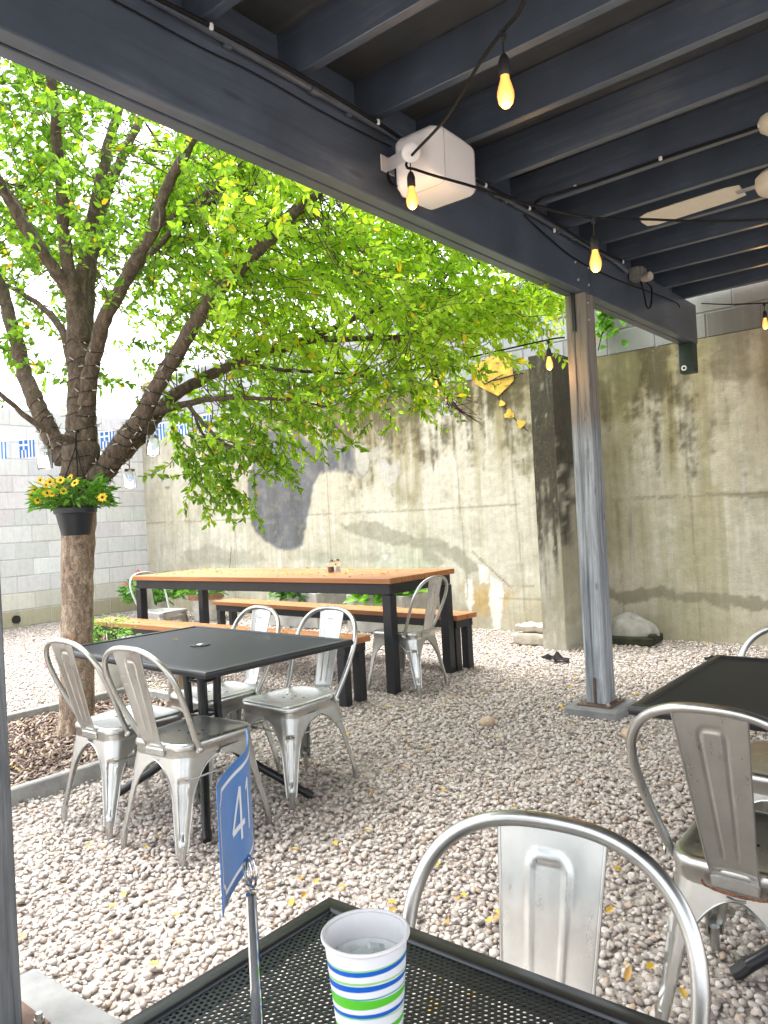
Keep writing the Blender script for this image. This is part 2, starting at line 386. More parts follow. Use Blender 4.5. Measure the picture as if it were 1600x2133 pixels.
def thing(name, label, cat, loc=(0, 0, 0), rz=0., group=None):
    o = bpy.data.objects.new(name, None); C.objects.link(o); o.location = loc; o.rotation_euler = (0, 0, rz); o.empty_display_size = .1
    return tag(o, label, cat, group)
def copy_tree(o, parent=None):
    c = o.copy(); C.objects.link(c)
    if parent: c.parent = parent
    for ch in list(o.children): copy_tree(ch, c)
    return c
def rotz(a): return Matrix.Rotation(a, 3, 'Z')
def smoothpath(pts, rad, sub=5):
    pts = [Vector(p) for p in pts]; P = []; Rr = []; n = len(pts)
    for i in range(n - 1):
        a = pts[max(i - 1, 0)]; b = pts[i]; c = pts[i + 1]; d = pts[min(i + 2, n - 1)]
        for k in range(sub):
            t = k / sub; t2 = t * t; t3 = t2 * t
            P.append(.5 * ((2 * b) + (c - a) * t + (2 * a - 5 * b + 4 * c - d) * t2 + (3 * b - a - 3 * c + d) * t3)); Rr.append(rad[i] * (1 - t) + rad[i + 1] * t)
    P.append(pts[-1]); Rr.append(rad[-1]); return P, Rr

# numpy value noise
def vnoise(x, y, seed):
    g = np.random.default_rng(seed).random((257, 257)); xi = np.floor(x).astype(int); yi = np.floor(y).astype(int)
    fx = x - xi; fy = y - yi; fx = fx * fx * (3 - 2 * fx); fy = fy * fy * (3 - 2 * fy)
    a = g[xi % 256, yi % 256]; b = g[(xi + 1) % 256, yi % 256]; c = g[xi % 256, (yi + 1) % 256]; d = g[(xi + 1) % 256, (yi + 1) % 256]
    return (a * (1 - fx) + b * fx) * (1 - fy) + (c * (1 - fx) + d * fx) * fy
def fbm(x, y, seed, oct=5, gain=.55):
    s = 0; amp = 1; tot = 0
    for k in range(oct): s = s + amp * vnoise(x * 2 ** k + 17 * k, y * 2 ** k + 31 * k, seed + k); tot += amp; amp *= gain
    return s / tot
def sstep(a, b, x): t = np.clip((x - a) / (b - a), 0, 1); return t * t * (3 - 2 * t)
def inpoly(x, y, poly):
    r = np.zeros(x.shape, bool); n = len(poly)
    for i in range(n):
        x0, y0 = poly[i]; x1, y1 = poly[(i + 1) % n]
        if y0 == y1: continue
        cnd = ((y0 > y) != (y1 > y)) & (x < (x1 - x0) * (y - y0) / (y1 - y0) + x0); r ^= cnd
    return r
def distpoly(x, y, poly, closed=True):
    d = np.full(x.shape, 1e9); n = len(poly)
    for i in range(n if closed else n - 1):
        x0, y0 = poly[i]; x1, y1 = poly[(i + 1) % n]; dx, dy = x1 - x0, y1 - y0; L = dx * dx + dy * dy + 1e-12
        t = np.clip(((x - x0) * dx + (y - y0) * dy) / L, 0, 1); d = np.minimum(d, np.hypot(x - x0 - t * dx, y - y0 - t * dy))
    return d
def paint(o, name, cols):
    a = o.data.color_attributes.new(name, 'FLOAT_COLOR', 'POINT')
    a.data.foreach_set('color', np.concatenate([cols, np.ones((len(cols), 1))], 1).astype(np.float32).ravel())

# ================================================================== SETTING: ground
b = MB(); b.grid(lambda u, v: (-40 + 80 * u, -30 + 80 * v, -.016), 8, 8)
g = b.build('ground', 'gravel_bed_soil', smooth=False); tag(g, 'brown earth under the pebble yard', None, kind='structure')
BED = (-5.42, -3.84, .2, 3.4)      # mulch bed x0 x1 y0 y1
def bumpy(x, y): return (sin(x * 2.1 + 1.3 * sin(y * 1.7)) + sin(y * 2.9 + 1.1 * sin(x * 2.3 + 1)) + .6 * sin(x * 6.1 + y * 4.7) + .6 * sin(y * 7.3 - x * 5.2)) / 3.2
def emitter(name, inside, nx0, nx1, ny0, ny1, step, z, dens):
    vs = []; fs = []; dn = []
    x = nx0
    while x < nx1 - 1e-6:
        y = ny0
        while y < ny1 - 1e-6:
            cx, cy = x + step / 2, y + step / 2
            d = math.hypot(cx, cy); ang = math.degrees(math.acos(max(-1, min(1, (cx * f0.x + cy * f0.y) / max(d, .01)))))
            if inside(cx, cy) and (d < 2.2 or ang < 41):
                o = len(vs); vs += [(a_, b_, z + .007 * bumpy(a_, b_)) for a_, b_ in ((x, y), (x + step, y), (x + step, y + step), (x, y + step))]; fs.append((o, o + 1, o + 2, o + 3)); dn.append(dens(d) * (.80 + .2 * max(-1, min(1, 1.6 * bumpy(x * 1.7 + 9, y * 1.7 + 4)))))
            y += step
        x += step
    me = bpy.data.meshes.new(name); me.from_pydata(vs, [], fs)
    at = me.attributes.new('dens', 'FLOAT', 'FACE'); at.data.foreach_set('value', dn)
    o = bpy.data.objects.new(name, me); C.objects.link(o); return o
def scatter(o, mat, dist, dmax, base, squash, smin, smax, variants=5, tilt=.5, jit=.012, sub=2, seed=1, nz=.35, zlift=0.):
    ng = bpy.data.node_groups.new(o.name, 'GeometryNodeTree')
    ng.interface.new_socket('Geometry', in_out='INPUT', socket_type='NodeSocketGeometry'); ng.interface.new_socket('Geometry', in_out='OUTPUT', socket_type='NodeSocketGeometry')
    N = ng.nodes; L = ng.links
    gi = N.new('NodeGroupInput'); go = N.new('NodeGroupOutput')
    dp = N.new('GeometryNodeDistributePointsOnFaces'); dp.distribute_method = 'POISSON'
    L.new(gi.outputs[0], dp.inputs['Mesh']); dp.inputs['Distance Min'].default_value = dist; dp.inputs['Density Max'].default_value = dmax; dp.inputs['Seed'].default_value = seed
    na = N.new('GeometryNodeInputNamedAttribute'); na.data_type = 'FLOAT'; na.inputs['Name'].default_value = 'dens'; L.new(na.outputs[0], dp.inputs['Density Factor'])
    sp = N.new('GeometryNodeSetPosition'); L.new(dp.outputs['Points'], sp.inputs['Geometry'])
    rv = N.new('FunctionNodeRandomValue'); rv.data_type = 'FLOAT_VECTOR'; rv.inputs[0].default_value = (-.004, -.004, -jit + zlift); rv.inputs[1].default_value = (.004, .004, jit + zlift)
    L.new(rv.outputs[0], sp.inputs['Offset'])
    gj = N.new('GeometryNodeGeometryToInstance')
    for k in range(variants):
        ic = N.new('GeometryNodeMeshIcoSphere'); ic.inputs['Radius'].default_value = 1.; ic.inputs['Subdivisions'].default_value = sub
        tn = N.new('ShaderNodeTexNoise'); tn.noise_dimensions = '4D'; tn.inputs['Scale'].default_value = .75; tn.inputs['W'].default_value = 3.7 * k + seed; tn.inputs['Detail'].default_value = 1.
        ps = N.new('GeometryNodeInputPosition'); L.new(ps.outputs[0], tn.inputs['Vector'])
        sb = N.new('ShaderNodeMath'); sb.operation = 'SUBTRACT'; L.new(tn.outputs['Fac'], sb.inputs[0]); sb.inputs[1].default_value = .5
        ml = N.new('ShaderNodeMath'); ml.operation = 'MULTIPLY'; L.new(sb.outputs[0], ml.inputs[0]); ml.inputs[1].default_value = nz * 3
        vm = N.new('ShaderNodeVectorMath'); vm.operation = 'SCALE'; L.new(ps.outputs[0], vm.inputs[0]); L.new(ml.outputs[0], vm.inputs['Scale'])
        st = N.new('GeometryNodeSetPosition'); L.new(ic.outputs[0], st.inputs['Geometry']); L.new(vm.outputs[0], st.inputs['Offset'])
        tf = N.new('GeometryNodeTransform'); L.new(st.outputs[0], tf.inputs[0]); e = .86 + .06 * k
        tf.inputs['Scale'].default_value = (base * (1.12 - .07 * (k % 3)), base * squash[0] * e, base * squash[1] * (1.1 - .06 * k))
        sh = N.new('GeometryNodeSetShadeSmooth'); L.new(tf.outputs[0], sh.inputs[0])
        sm = N.new('GeometryNodeSetMaterial'); L.new(sh.outputs[0], sm.inputs[0]); sm.inputs['Material'].default_value = M[mat]
        L.new(sm.outputs[0], gj.inputs[0])
    io = N.new('GeometryNodeInstanceOnPoints'); L.new(sp.outputs[0], io.inputs['Points']); L.new(gj.outputs[0], io.inputs['Instance']); io.inputs['Pick Instance'].default_value = True
    ri = N.new('FunctionNodeRandomValue'); ri.data_type = 'INT'; ri.inputs[4].default_value = 0; ri.inputs[5].default_value = variants - 1; ri.inputs['Seed'].default_value = 5
    L.new(ri.outputs[2], io.inputs['Instance Index'])
    rr = N.new('FunctionNodeRandomValue'); rr.data_type = 'FLOAT_VECTOR'; rr.inputs[0].default_value = (-tilt, -tilt, 0); rr.inputs[1].default_value = (tilt, tilt, 6.283); rr.inputs['Seed'].default_value = 9
    L.new(rr.outputs[0], io.inputs['Rotation'])
    rs = N.new('FunctionNodeRandomValue'); rs.data_type = 'FLOAT'; rs.inputs[2].default_value = smin; rs.inputs[3].default_value = smax; rs.inputs['Seed'].default_value = 11
    L.new(rs.outputs[1], io.inputs['Scale']); L.new(io.outputs[0], go.inputs[0])
    md = o.modifiers.new('scatter', 'NODES'); md.node_group = ng
    o.data.materials.append(M[mat])
notbed = lambda x, y: not (BED[0] + .02 < x < BED[1] - .02 and BED[2] < y < BED[3])
gr = emitter('gravel', notbed, -11.0, 1.7, -.4, 7.3, .1, -.008, lambda d: 1. if d < 5 else max(.55, 1 - (d - 5) * .12))
scatter(gr, 'pebble', .0098, 6200, .0094, (.76, .58), .62, 1.72, 6, .55, .009, 2, 3)
tag(gr, 'pale rounded pebbles covering the whole yard', None, kind='stuff')
mu = emitter('mulch', lambda x, y: not notbed(x, y), BED[0], BED[1] + .05, BED[2], BED[3], .1, .02, lambda d: 1.)
scatter(mu, 'mulch_chip', .009, 5200, .021, (.42, .13), .6, 1.5, 4, .7, .012, 1, 8)
tag(mu, 'brown bark chips and dry leaves inside the tree bed', None, kind='stuff')
b = MB(); b.grid(lambda u, v: (BED[0] + (BED[1] - BED[0]) * u, BED[2] + (BED[3] - BED[2]) * v, .012), 4, 4)
tag(b.build('mulch_bed_soil', 'soil', smooth=False), 'dark soil under the bark chips', None, kind='structure')
for nm, x0, x1, y0, y1, lab in [('k1', BED[1] - .02, BED[1] + .03, BED[2], BED[3] + .03, 'grey stone edging strip along the near side of the mulch bed'),
                                ('k2', BED[0] - .03, BED[0] + .02, BED[2], BED[3] + .03, 'grey stone edging strip along the far side of the mulch bed'),
                                ('k3', BED[0] + .02, BED[1] - .02, BED[3] - .02, BED[3] + .03, 'grey stone edging strip across the end of the mulch bed by the white pot')]:
    b = MB(); L_ = max(x1 - x0, y1 - y0); n = max(1, int(L_ / 1.0)); alongx = (x1 - x0) > (y1 - y0)
    for i in range(n):
        a0 = (x0 if alongx else y0) + L_ * i / n; a1 = a0 + L_ / n - .006
        if alongx: b.box(((a0 + a1) / 2, (y0 + y1) / 2, .02), (a1 - a0, y1 - y0, .11), rotz(random.uniform(-.006, .006)), .006)
        else: b.box(((x0 + x1) / 2, (a0 + a1) / 2, .02), (x1 - x0, a1 - a0, .11), rotz(random.uniform(-.006, .006)), .006)
    tag(b.build('bed_edging', 'edging'), lab, 'edging', 'edging strips of the tree bed')

# ================================================================== back retaining wall
WY = 7.35
def W(px, py): p = ony(px, py, WY); return (p.x, p.z)
def WP(l): return [W(*p) for p in l]
TOPZ = 2.78
rw = thing('retaining_wall', 'tall weathered concrete wall with a faded grey mural along the back of the yard', 'wall', (-4.5, WY, 0))
def lerp(c, col, a): return c * (1 - a[:, None]) + np.array(col)[None] * a[:, None]
def wall_face():
    x0, x1, z0, z1 = -11.05, 3.2, -.12, TOPZ; st = .02
    nx = int((x1 - x0) / st); nz = int((z1 - z0) / st)
    X, Z = np.meshgrid(np.linspace(x0, x1, nx + 1), np.linspace(z0, z1, nz + 1)); x = X.ravel(); z = Z.ravel()
    n1 = fbm(x * .9 + 40, z * .9 + 9, 1); n2 = fbm(x * 4 + 60, z * 4 + 5, 20); st1 = fbm(x * 7 + 80, z * .45 + 3, 40); st2 = fbm(x * 16 + 80, z * 1.1 + 3, 60); nf = fbm(x * 22 + 80, z * 22 + 30, 70, 4, .65)
    c = np.tile(np.array([.54, .50, .395]), (len(x), 1))
    c = lerp(c, (.60, .575, .49), sstep(.42, .66, n1)); c = lerp(c, (.46, .44, .36), .6 * sstep(.50, .70, n2)); c = lerp(c, (.43, .40, .29), .5 * sstep(.5, .7, st1)); c = lerp(c, (.68, .66, .59), .5 * sstep(.56, .74, st2))
    # weather stains running down from the top
    wx = np.interp(x, [-11, -8.5, -7, -6.3, -5.6, -4.6, -3.8, -3.1, -2.75, -2.2, -2.0, -1, 3], [.15, .3, .55, .9, .8, .9, .8, .85, .95, .8, .5, .42, .4])
    a = wx * sstep(.0, 1.0, (z - 1.35) / 1.45 + (st1 - .5) * 1.3 + (n2 - .5) * .9)
    c = lerp(c, (.235, .195, .072), np.clip(a * .95, 0, .92))
    a2 = wx * sstep(.35, 1.0, (z - 1.35) / 1.45 + (st2 - .5) * 1.5 + (n2 - .5) * 1.1 + (nf - .5) * .8)
    c = lerp(c, (.060, .050, .022), np.clip(a2 * 1.0, 0, .92))
    a3 = sstep(.1, .9, (x + 4.7) / 1.5) * sstep(.48, .62, fbm(x * 2 + 5, z * 1.0 + 7, 90)) * (x < -2.0)
    c = lerp(c, (.30, .275, .135), a3 * .45)
    c = lerp(c, (.12, .115, .07), .75 * sstep(.52, .72, st2) * sstep(.2, 0, abs(x + 2.95)) * sstep(.4, 1.2, z))
    c = lerp(c, (.42, .38, .26), .4 * sstep(.35, .0, z + (n2 - .5) * .5))
    wob = (fbm(x * 5, z * 5, 101) - .5) * .10 + (nf - .5) * .05; wob2 = (fbm(x * 5 + 90, z * 5, 111) - .5) * .10 + (fbm(x * 20 + 9, z * 20, 117) - .5) * .08
    xs, zs = x + wob, z + wob2
    def patch(poly, col, al, soft=.03):
        nonlocal c
        p = WP(poly); i = inpoly(xs, zs, p); d = distpoly(xs, zs, p); c = lerp(c, col, al * np.where(i, sstep(0, soft, d), 0))
    grey = (.33, .315, .25)
    patch([(700, 1092), (760, 1080), (815, 1096), (860, 1118), (915, 1122), (950, 1136), (985, 1163), (1012, 1195), (970, 1192), (930, 1165), (895, 1150), (850, 1140), (800, 1130), (750, 1120)], grey, .8)
    patch([(880, 1130), (905, 1150), (930, 1170), (925, 1182), (895, 1178), (880, 1160)], grey, .8)
    patch([(1230, 1224), (1340, 1227), (1450, 1232), (1640, 1244), (1640, 1276), (1560, 1270), (1500, 1264), (1430, 1256), (1380, 1252), (1320, 1260), (1230, 1246)], (.28, .26, .19), .95, .02)
    patch([(1462, 1028), (1590, 1016), (1640, 1022), (1630, 1040), (1480, 1037)], (.31, .29, .21), .9, .02)
    patch([(375, 1150), (430, 1128), (480, 1140), (545, 1148), (560, 1172), (490, 1182), (400, 1180)], grey, .6, .06)
    patch([(590, 1130), (700, 1150), (790, 1150), (800, 1172), (700, 1178), (600, 1170)], (.38, .36, .28), .6, .06)
    # lime bloom and rust runs
    patch([(935, 1205), (1010, 1195), (1095, 1222), (1085, 1250), (1060, 1300), (985, 1300), (960, 1255)], (.50, .33, .10), .75, .22)
    for p in ([(962, 1206), (982, 1200), (990, 1250), (978, 1290), (968, 1260)], [(1020, 1192), (1040, 1198), (1050, 1240), (1042, 1312), (1028, 1312), (1018, 1260)], [(996, 1172), (1016, 1178), (1018, 1216), (996, 1216)], [(798, 1155), (808, 1155), (806, 1172), (800, 1172)]):
        patch(p, (.82, .80, .75), .95, .02)
    def line(pts, wd, col, al):
        nonlocal c
        d = distpoly(x + (nf - .5) * .015, z + (nf - .5) * .015, WP(pts), False); c = lerp(c, col, al * sstep(wd, wd * .3, d))
    line([(985, 1150), (1062, 1222), (1112, 1222)], .012, (.12, .10, .07), .7)
    line([(402, 1020), (385, 1085)], .012, (.16, .13, .09), .7); line([(482, 1140), (478, 1185)], .016, (.12, .10, .07), .8)
    for q in ([(676, 900), (692, 1190)], [(942, 850), (975, 1250)], [(1056, 850), (1098, 1310)], [(1418, 800), (1462, 1330)], [(1285, 1040), (1302, 1330)], [(486, 1000), (492, 1250)]):
        line(q, .014, (.24, .21, .14), .55)
    d = abs(z - (1.395 - .0055 * (x + 10.8)) + (nf - .5) * .03); c = lerp(c, (.20, .17, .115), .6 * sstep(.016, .004, d) * sstep(.3, .5, n2 + .1))
    c = lerp(c, (.20, .17, .10), .5 * sstep(.014, .003, abs(z - .345)) * ((x > -4.4) & (x < -3.4)))
    # faded mural: grey draped shape, pale oval and hand
    mp = WP([(514, 1000), (517, 1060), (522, 1092), (531, 1113), (552, 1131), (577, 1146), (602, 1151), (632, 1139), (640, 1100), (646, 1058), (656, 1010), (668, 990), (700, 985), (728, 989), (742, 1000), (739, 960), (736, 926), (690, 921), (640, 915), (600, 880), (545, 900)])
    xm, zm = x + (nf - .5) * .05, z + (nf - .5) * .05; i = inpoly(xm, zm, mp); dm = distpoly(xm, zm, mp)
    fold = fbm(x * 9 + 20, z * 1.3, 130); dry = fbm(x * 13, z * 13, 140)
    mc = np.array([.085, .093, .115])[None] * (.5 + 1.15 * fold)[:, None]
    al = np.where(i, .93 * sstep(0, .06, dm + (dry - .5) * .06) * (1 - .14 * sstep(.52, .7, dry)), 0); c = c * (1 - al[:, None]) + mc * al[:, None]
    c = lerp(c, (.09, .10, .135), np.where(i, .4 * sstep(.10, .03, dm) * sstep(.0, .04, dm), 0))
    c = lerp(c, (.30, .30, .28), np.where(i & (z > W(700, 985)[1]) & (x > W(662, 985)[0]), .6 * sstep(.45, .6, fold), 0))
    def blob(px, py, rx, ry, col, al, wv=.25):
        nonlocal c
        cx, cz = W(px, py); e = W(px + rx, py); f = W(px, py - ry); q = np.hypot((x - cx) / abs(e[0] - cx), (z - cz) / abs(f[1] - cz)) + (dry - .5) * wv * 2
        c = lerp(c, col, al * sstep(1.05, .85, q))
    blob(752, 958, 20, 38, (.10, .115, .14), .5); blob(754, 958, 15, 33, (.50, .485, .43), .85); blob(785, 945, 20, 14, (.52, .50, .45), .5)
    for k, (px, py, rx, ry) in enumerate([(797, 985, 7, 22), (809, 988, 7, 24), (821, 985, 7, 22), (830, 974, 5, 18), (795, 968, 14, 14)]): blob(px, py, rx, ry, (.52, .51, .48), .65, .2)
    blob(344, 1004, 11, 13, (.52, .50, .45), .6); blob(349, 1016, 6, 4, (.12, .12, .13), .7); blob(344, 1026, 3, 10, (.64, .62, .56), .6)
    for q in ([(596, 1238), (575, 1258)], [(600, 1236), (612, 1258)], [(590, 1232), (590, 1258)]): line(q, .02, (.22, .23, .26), .6)
    y = WY + (n2 - .5) * .012 + (nf - .5) * .006
    vs = np.stack([x, y, z], 1); idx = np.arange((nx + 1) * (nz + 1)).reshape(nz + 1, nx + 1)
    fs = np.stack([idx[:-1, :-1], idx[:-1, 1:], idx[1:, 1:], idx[1:, :-1]], -1).reshape(-1, 4)
    me = bpy.data.meshes.new('concrete_face'); me.from_pydata((vs - np.array([-4.5, WY, 0])).tolist(), [], fs.tolist())
    o = bpy.data.objects.new('concrete_face', me); C.objects.link(o); me.materials.append(M['old_concrete']); o.parent = rw
    me.polygons.foreach_set('use_smooth', [True] * len(me.polygons)); paint(o, 'paint', c)
wall_face()
b = MB(); b.box((-3.9, WY + .22, 1.33), (14.3, .38, 2.89)); b.build('wall_core', 'planter_concrete', rw, (-4.5, WY, 0), False)

def blocks(parent, org, du, nrm, length, z0, rows, h, L, tone, stain, name='masonry', off=.5, seed=3, depth=.05):
    """courses of blocks: du runs along the wall, nrm points out of its face"""
    rg = np.random.default_rng(seed); b = MB(); cols = []; du = Vector(du); nrm = Vector(nrm); org = Vector(org)
    rot = Matrix((du, -nrm, Vector((0, 0, 1)))).transposed()
    for r in range(rows):
        u = -L * (off if r % 2 else 0)
        while u < length:
            a = max(u + .006, 0); e = min(u + L - .006, length)
            if e - a > .04:
                zc = z0 + h * (r + .5); n0 = len(b.v)
                b.box(org + du * ((a + e) / 2) - nrm * (depth / 2 - rg.uniform(-.002, .003)) + Vector((0, 0, zc)), (e - a, depth, h - .013), rot, .006)
                t = np.array(tone) * rg.uniform(.88, 1.08) * (1 + rg.uniform(-.03, .03, 3)); t = stain(t, org + du * ((a + e) / 2) + Vector((0, 0, zc)), rg)
                cols += [t] * (len(b.v) - n0)
            u += L
    n0 = len(b.v); b.box(org + du * (length / 2) - nrm * (.009 + .1) + Vector((0, 0, z0 + rows * h / 2)), (length - .01, .2, rows * h - .004), rot)
    cols += [np.array(tone) * .88] * (len(b.v) - n0)
    o = b.build(name, 'block_concrete', parent, parent.location, ang=40); paint(o, 'paint', np.array(cols)); return o
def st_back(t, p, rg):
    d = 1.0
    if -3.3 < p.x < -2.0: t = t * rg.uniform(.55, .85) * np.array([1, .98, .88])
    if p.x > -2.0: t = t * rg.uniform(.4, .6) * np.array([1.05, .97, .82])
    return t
blocks(rw, (-11.0, WY + .02, 0), (1, 0, 0), (0, -1, 0), 14.2, TOPZ, 4, .235, .47, (.35, .37, .395), st_back, 'block_course', .5, 4, .12)
# buttress standing out from the wall
def pilaster():
    x0, x1, y0 = -3.42, -3.165, 6.45; b = MB(); cols = []
    nz, nu = 90, 14
    path = [(x0, WY)] + [(x0, WY - (WY - y0) * k / 12) for k in range(1, 12)] + [(x0 + .012, y0)] + [(x0 + (x1 - x0) * k / nu, y0) for k in range(1, nu)] + [(x1 - .012, y0)] + [(x1, y0 + (WY - y0) * k / 12) for k in range(1, 13)]
    n = len(path); H = 2.72
    xs = []; zs = []; us = []
    for j in range(nz + 1):
        z = -.1 + (H + .1) * j / nz
        for k, (px, py) in enumerate(path):
            b.v.append(Vector((px, py, z))); xs.append(px); zs.append(z); us.append(k * .045)
    for j in range(nz):
        for k in range(n - 1): b.f.append((j * n + k, j * n + k + 1, (j + 1) * n + k + 1, (j + 1) * n + k))
    o0 = len(b.v); top = [nz * n + k for k in range(n)]; b.f.append(tuple(top))
    z = np.array(zs); u = np.array(us); nn = fbm(u * 9 + 3, z * 9, 200, 5, .65); s1 = fbm(u * 9 + 7, z * .8, 210); n3 = fbm(u * 2.4, z * 2.4, 220)
    c = np.tile(np.array([.42, .40, .33]), (len(z), 1)); c = lerp(c, (.60, .58, .52), sstep(.5, .7, nn) * .7)
    dk = sstep(.05, .7, (z - .40) / 1.4 + (s1 - .5) * 1.4 + (nn - .5) * 1.1); c = lerp(c, (.022, .020, .015), dk * .95)
    c = lerp(c, (.17, .09, .035), .6 * sstep(.55, .7, s1) * sstep(2.0, 2.6, z)); c = lerp(c, (.30, .28, .19), .6 * sstep(.45, .6, n3) * (1 - dk))
    c = lerp(c, (.03, .028, .02), .8 * sstep(.05, .0, abs(z - 1.36) + (nn - .5) * .12)); c = lerp(c, (.5, .47, .39), .75 * sstep(.56, .7, nn) * dk * sstep(.48, .6, s1))
    o = b.build('buttress', 'old_concrete', rw, rw.location, ang=40); paint(o, 'paint', c)
pilaster()
# yellow painted ivy spilling off the block course
b = MB()
def wallpt(px, py, off=.012): p = ony(px, py, WY - off); return p
def flatpoly(b, poly, off, th=.004):
    p0 = [ony(x, y, WY - off) for x, y in poly]; p1 = [p + Vector((0, -th, 0)) for p in p0]; n = len(poly)
    b.add(p0 + p1, [tuple(range(n)), tuple(range(2 * n - 1, n - 1, -1))] + [(i, n + i, n + (i + 1) % n, (i + 1) % n) for i in range(n)])
flatpoly(b, [(988, 762), (1020, 742), (1066, 736), (1068, 770), (1071, 792), (1056, 808), (1038, 825), (1012, 812), (990, 800)], .012)
for cx, cy, r, a in [(1045, 840, 7, .2), (1060, 862, 11, .5), (1084, 883, 10, -.3)]:
    flatpoly(b, [(cx + r * k * cos(a + 2 * pi * i / 10), cy + r * k * sin(a + 2 * pi * i / 10)) for i, k in enumerate([1.25, .95, .75, 1.05, .85, .45, .85, 1.05, .75, .95])], .014)
b.build('painted_ivy', 'mural_yellow', rw, rw.location, False)
b = MB(); pts = [wallpt(*p) for p in [(1036, 824), (1046, 842), (1058, 858), (1072, 872), (1086, 886), (1100, 898)]]; b.tube(pts, .006, 5)
pts = [wallpt(*p, .03) for p in [(1000, 790), (1010, 800), (1024, 793), (1046, 788), (1070, 781), (1090, 777)]]; b.tube(pts, .009, 5); b.tube([wallpt(*p, .03) for p in [(1024, 793), (1034, 787), (1048, 780)]], .006, 5)
b.build('vine_stem', 'dead_vine', rw, rw.location)

# left block wall
lw = thing('block_wall', 'pale grey concrete block wall behind the tree on the left', 'wall', (-11.0, 5.0, 0))
def st_left(t, p, rg):
    if p.z < .3: t = t * np.array([.72, .66, .46]) * rg.uniform(.8, 1)
    elif p.z < .55: t = t * np.array([.93, .9, .8])
    return t
blocks(lw, (-11.0, -.8, 0), (0, 1, 0), (1, 0, 0), 8.2, -.235, 14, .24, .48, (.70, .71, .715), st_left, 'masonry', .5, 8)
b = MB(); b.tube([Vector((-11.05, 5.15, .12)), Vector((-10.985, 5.15, .12))], .062, 16, False); b.tube([Vector((-11.2, 5.15, .12)), Vector((-10.99, 5.15, .12))], .055, 16)
b.build('drain_pipe', 'black_plastic', lw, lw.location)

# ================================================================== pergola
pg = thing('pergola', 'dark blue grey painted timber pergola roof over the near tables', 'pergola', (-2.06, 4.6, 0))
BX0, BX1, BZ, BT = -2.13, -2.0, 2.64, 2.974
b = MB(); b.box((BX0 + .029, 2.9, (BZ + BT) / 2), (.058, 7.9, BT - BZ), None, .004); b.box((BX1 - .032, 1.81, (BZ + BT) / 2), (.064, 5.72, BT - BZ), None, .004); b.box((BX1 - .032, 5.765, (BZ + BT) / 2), (.064, 2.17, BT - BZ), None, .004)
b.box((BX0 + .062, 2.9, (BZ + BT) / 2 + .006), (.02, 7.8, BT - BZ - .012))
b.build('beam', 'pergola_paint', pg, pg.location, ang=30)
SL = .0085
for k in range(-5, 12):
    y = 1.657 + .445 * k; b = MB(); wb = random.uniform(-.004, .004)
    n = 20
    # long board with a trace of bow
    vs = []
    for i in range(n + 1):
        x = -2.125 + 5.2 * i / n; z = BT + .002 + SL * (x + 2) + .004 * sin(i * .5 + k); yy = y + wb * sin(pi * i / n)
        for dy, dz in ((-.021, .003), (-.018, 0), (.018, 0), (.021, .003), (.021, .186), (-.021, .186)): vs.append((x, yy + dy, z + dz))
    fs = [(i * 6 + j, (i + 1) * 6 + j, (i + 1) * 6 + (j + 1) % 6, i * 6 + (j + 1) % 6) for i in range(n) for j in range(6)] + [(0, 1, 2, 3, 4, 5), tuple(n * 6 + j for j in range(6))[::-1]]
    b.add(vs, fs); b.build('rafter', 'rafter_paint', pg, pg.location, ang=25)
b = MB()
for j in range(7):
    for i in range(3):
        xa = -2.14 + 1.8 * i; ya = -1.1 + 1.22 * j; yb = min(ya + 1.215, 7.32); xb = xa + 1.795
        zc = BT + .200 + SL * ((xa + xb) / 2 + 2)
        b.box(((xa + xb) / 2, (ya + yb) / 2, zc), (xb - xa, yb - ya, .016), Matrix.Rotation(-SL, 3, 'Y'))
b.build('roof_deck', 'deck_paint', pg, pg.location, False)
b = MB()
for j in range(3): b.box((BX0 + .02, -.05 + 2.63 * j + .26, BT + .095), (.036, 2.62, .186))
b.build('fascia_board', 'pergola_paint', pg, pg.location, False)
def post(y0, name='post', mat='post_paint'):
    b = MB(); y1 = y0 + .14; b.box((-2.098, (y0 + y1) / 2, (BZ + .055) / 2 + .002), (.054, .14, BZ - .06), None, .005); b.box((-2.028, (y0 + y1) / 2, (BZ + .055) / 2 + .002), (.076, .14, BZ - .06), None, .005)
    b.box((-2.068, (y0 + y1) / 2, BZ / 2 + .03), (.02, .126, BZ - .07))
    o = b.build(name, mat, pg, pg.location, ang=30)
    b = MB(); b.box((-2.058, (y0 + y1) / 2, .056), (.22, .24, .012), None, .002); b.box((-2.06, y0 - .012, .14), (.012, .02, .17), None, .003); b.build('base_plate', 'rust_plate', o, pg.location)
    for sx in (-.09, .09):
        for sy in (-.1, .1): b = MB(); b.lathe([(.013, .062), (.013, .074), (.009, .074), (.009, .088), (0, .088)], 6, (-2.058 + sx, (y0 + y1) / 2 + sy, 0)); b.build('anchor_bolt', 'wire_steel', o, pg.location)
    return o
p1 = post(4.55); p2 = post(.76, mat='dark_post_paint')
b = MB(); b.box((-2.066, 4.543, 2.52), (.024, .014, .24), None, .003); b.build('knife_bracket', 'black_metal', p1, pg.location)
for px, py in [(1198, 545), (1204, 582), (1225, 557), (1226, 593)]: p = onx(px, py, BX1); b = MB(); b.lathe([(.011, 0), (.011, .004), (.006, .008), (0, .009)], 10, p, Matrix.Rotation(pi / 2, 3, 'Y')); b.build('bolt', 'wire_steel', pg, pg.location)
for px, py in [(1224, 630), (1226, 665)]: p = onx(px, py, -1.99); b = MB(); b.lathe([(.011, 0), (.011, .004), (.006, .008), (0, .009)], 10, p, Matrix.Rotation(pi / 2, 3, 'Y')); b.build('bolt', 'wire_steel', pg, pg.location)
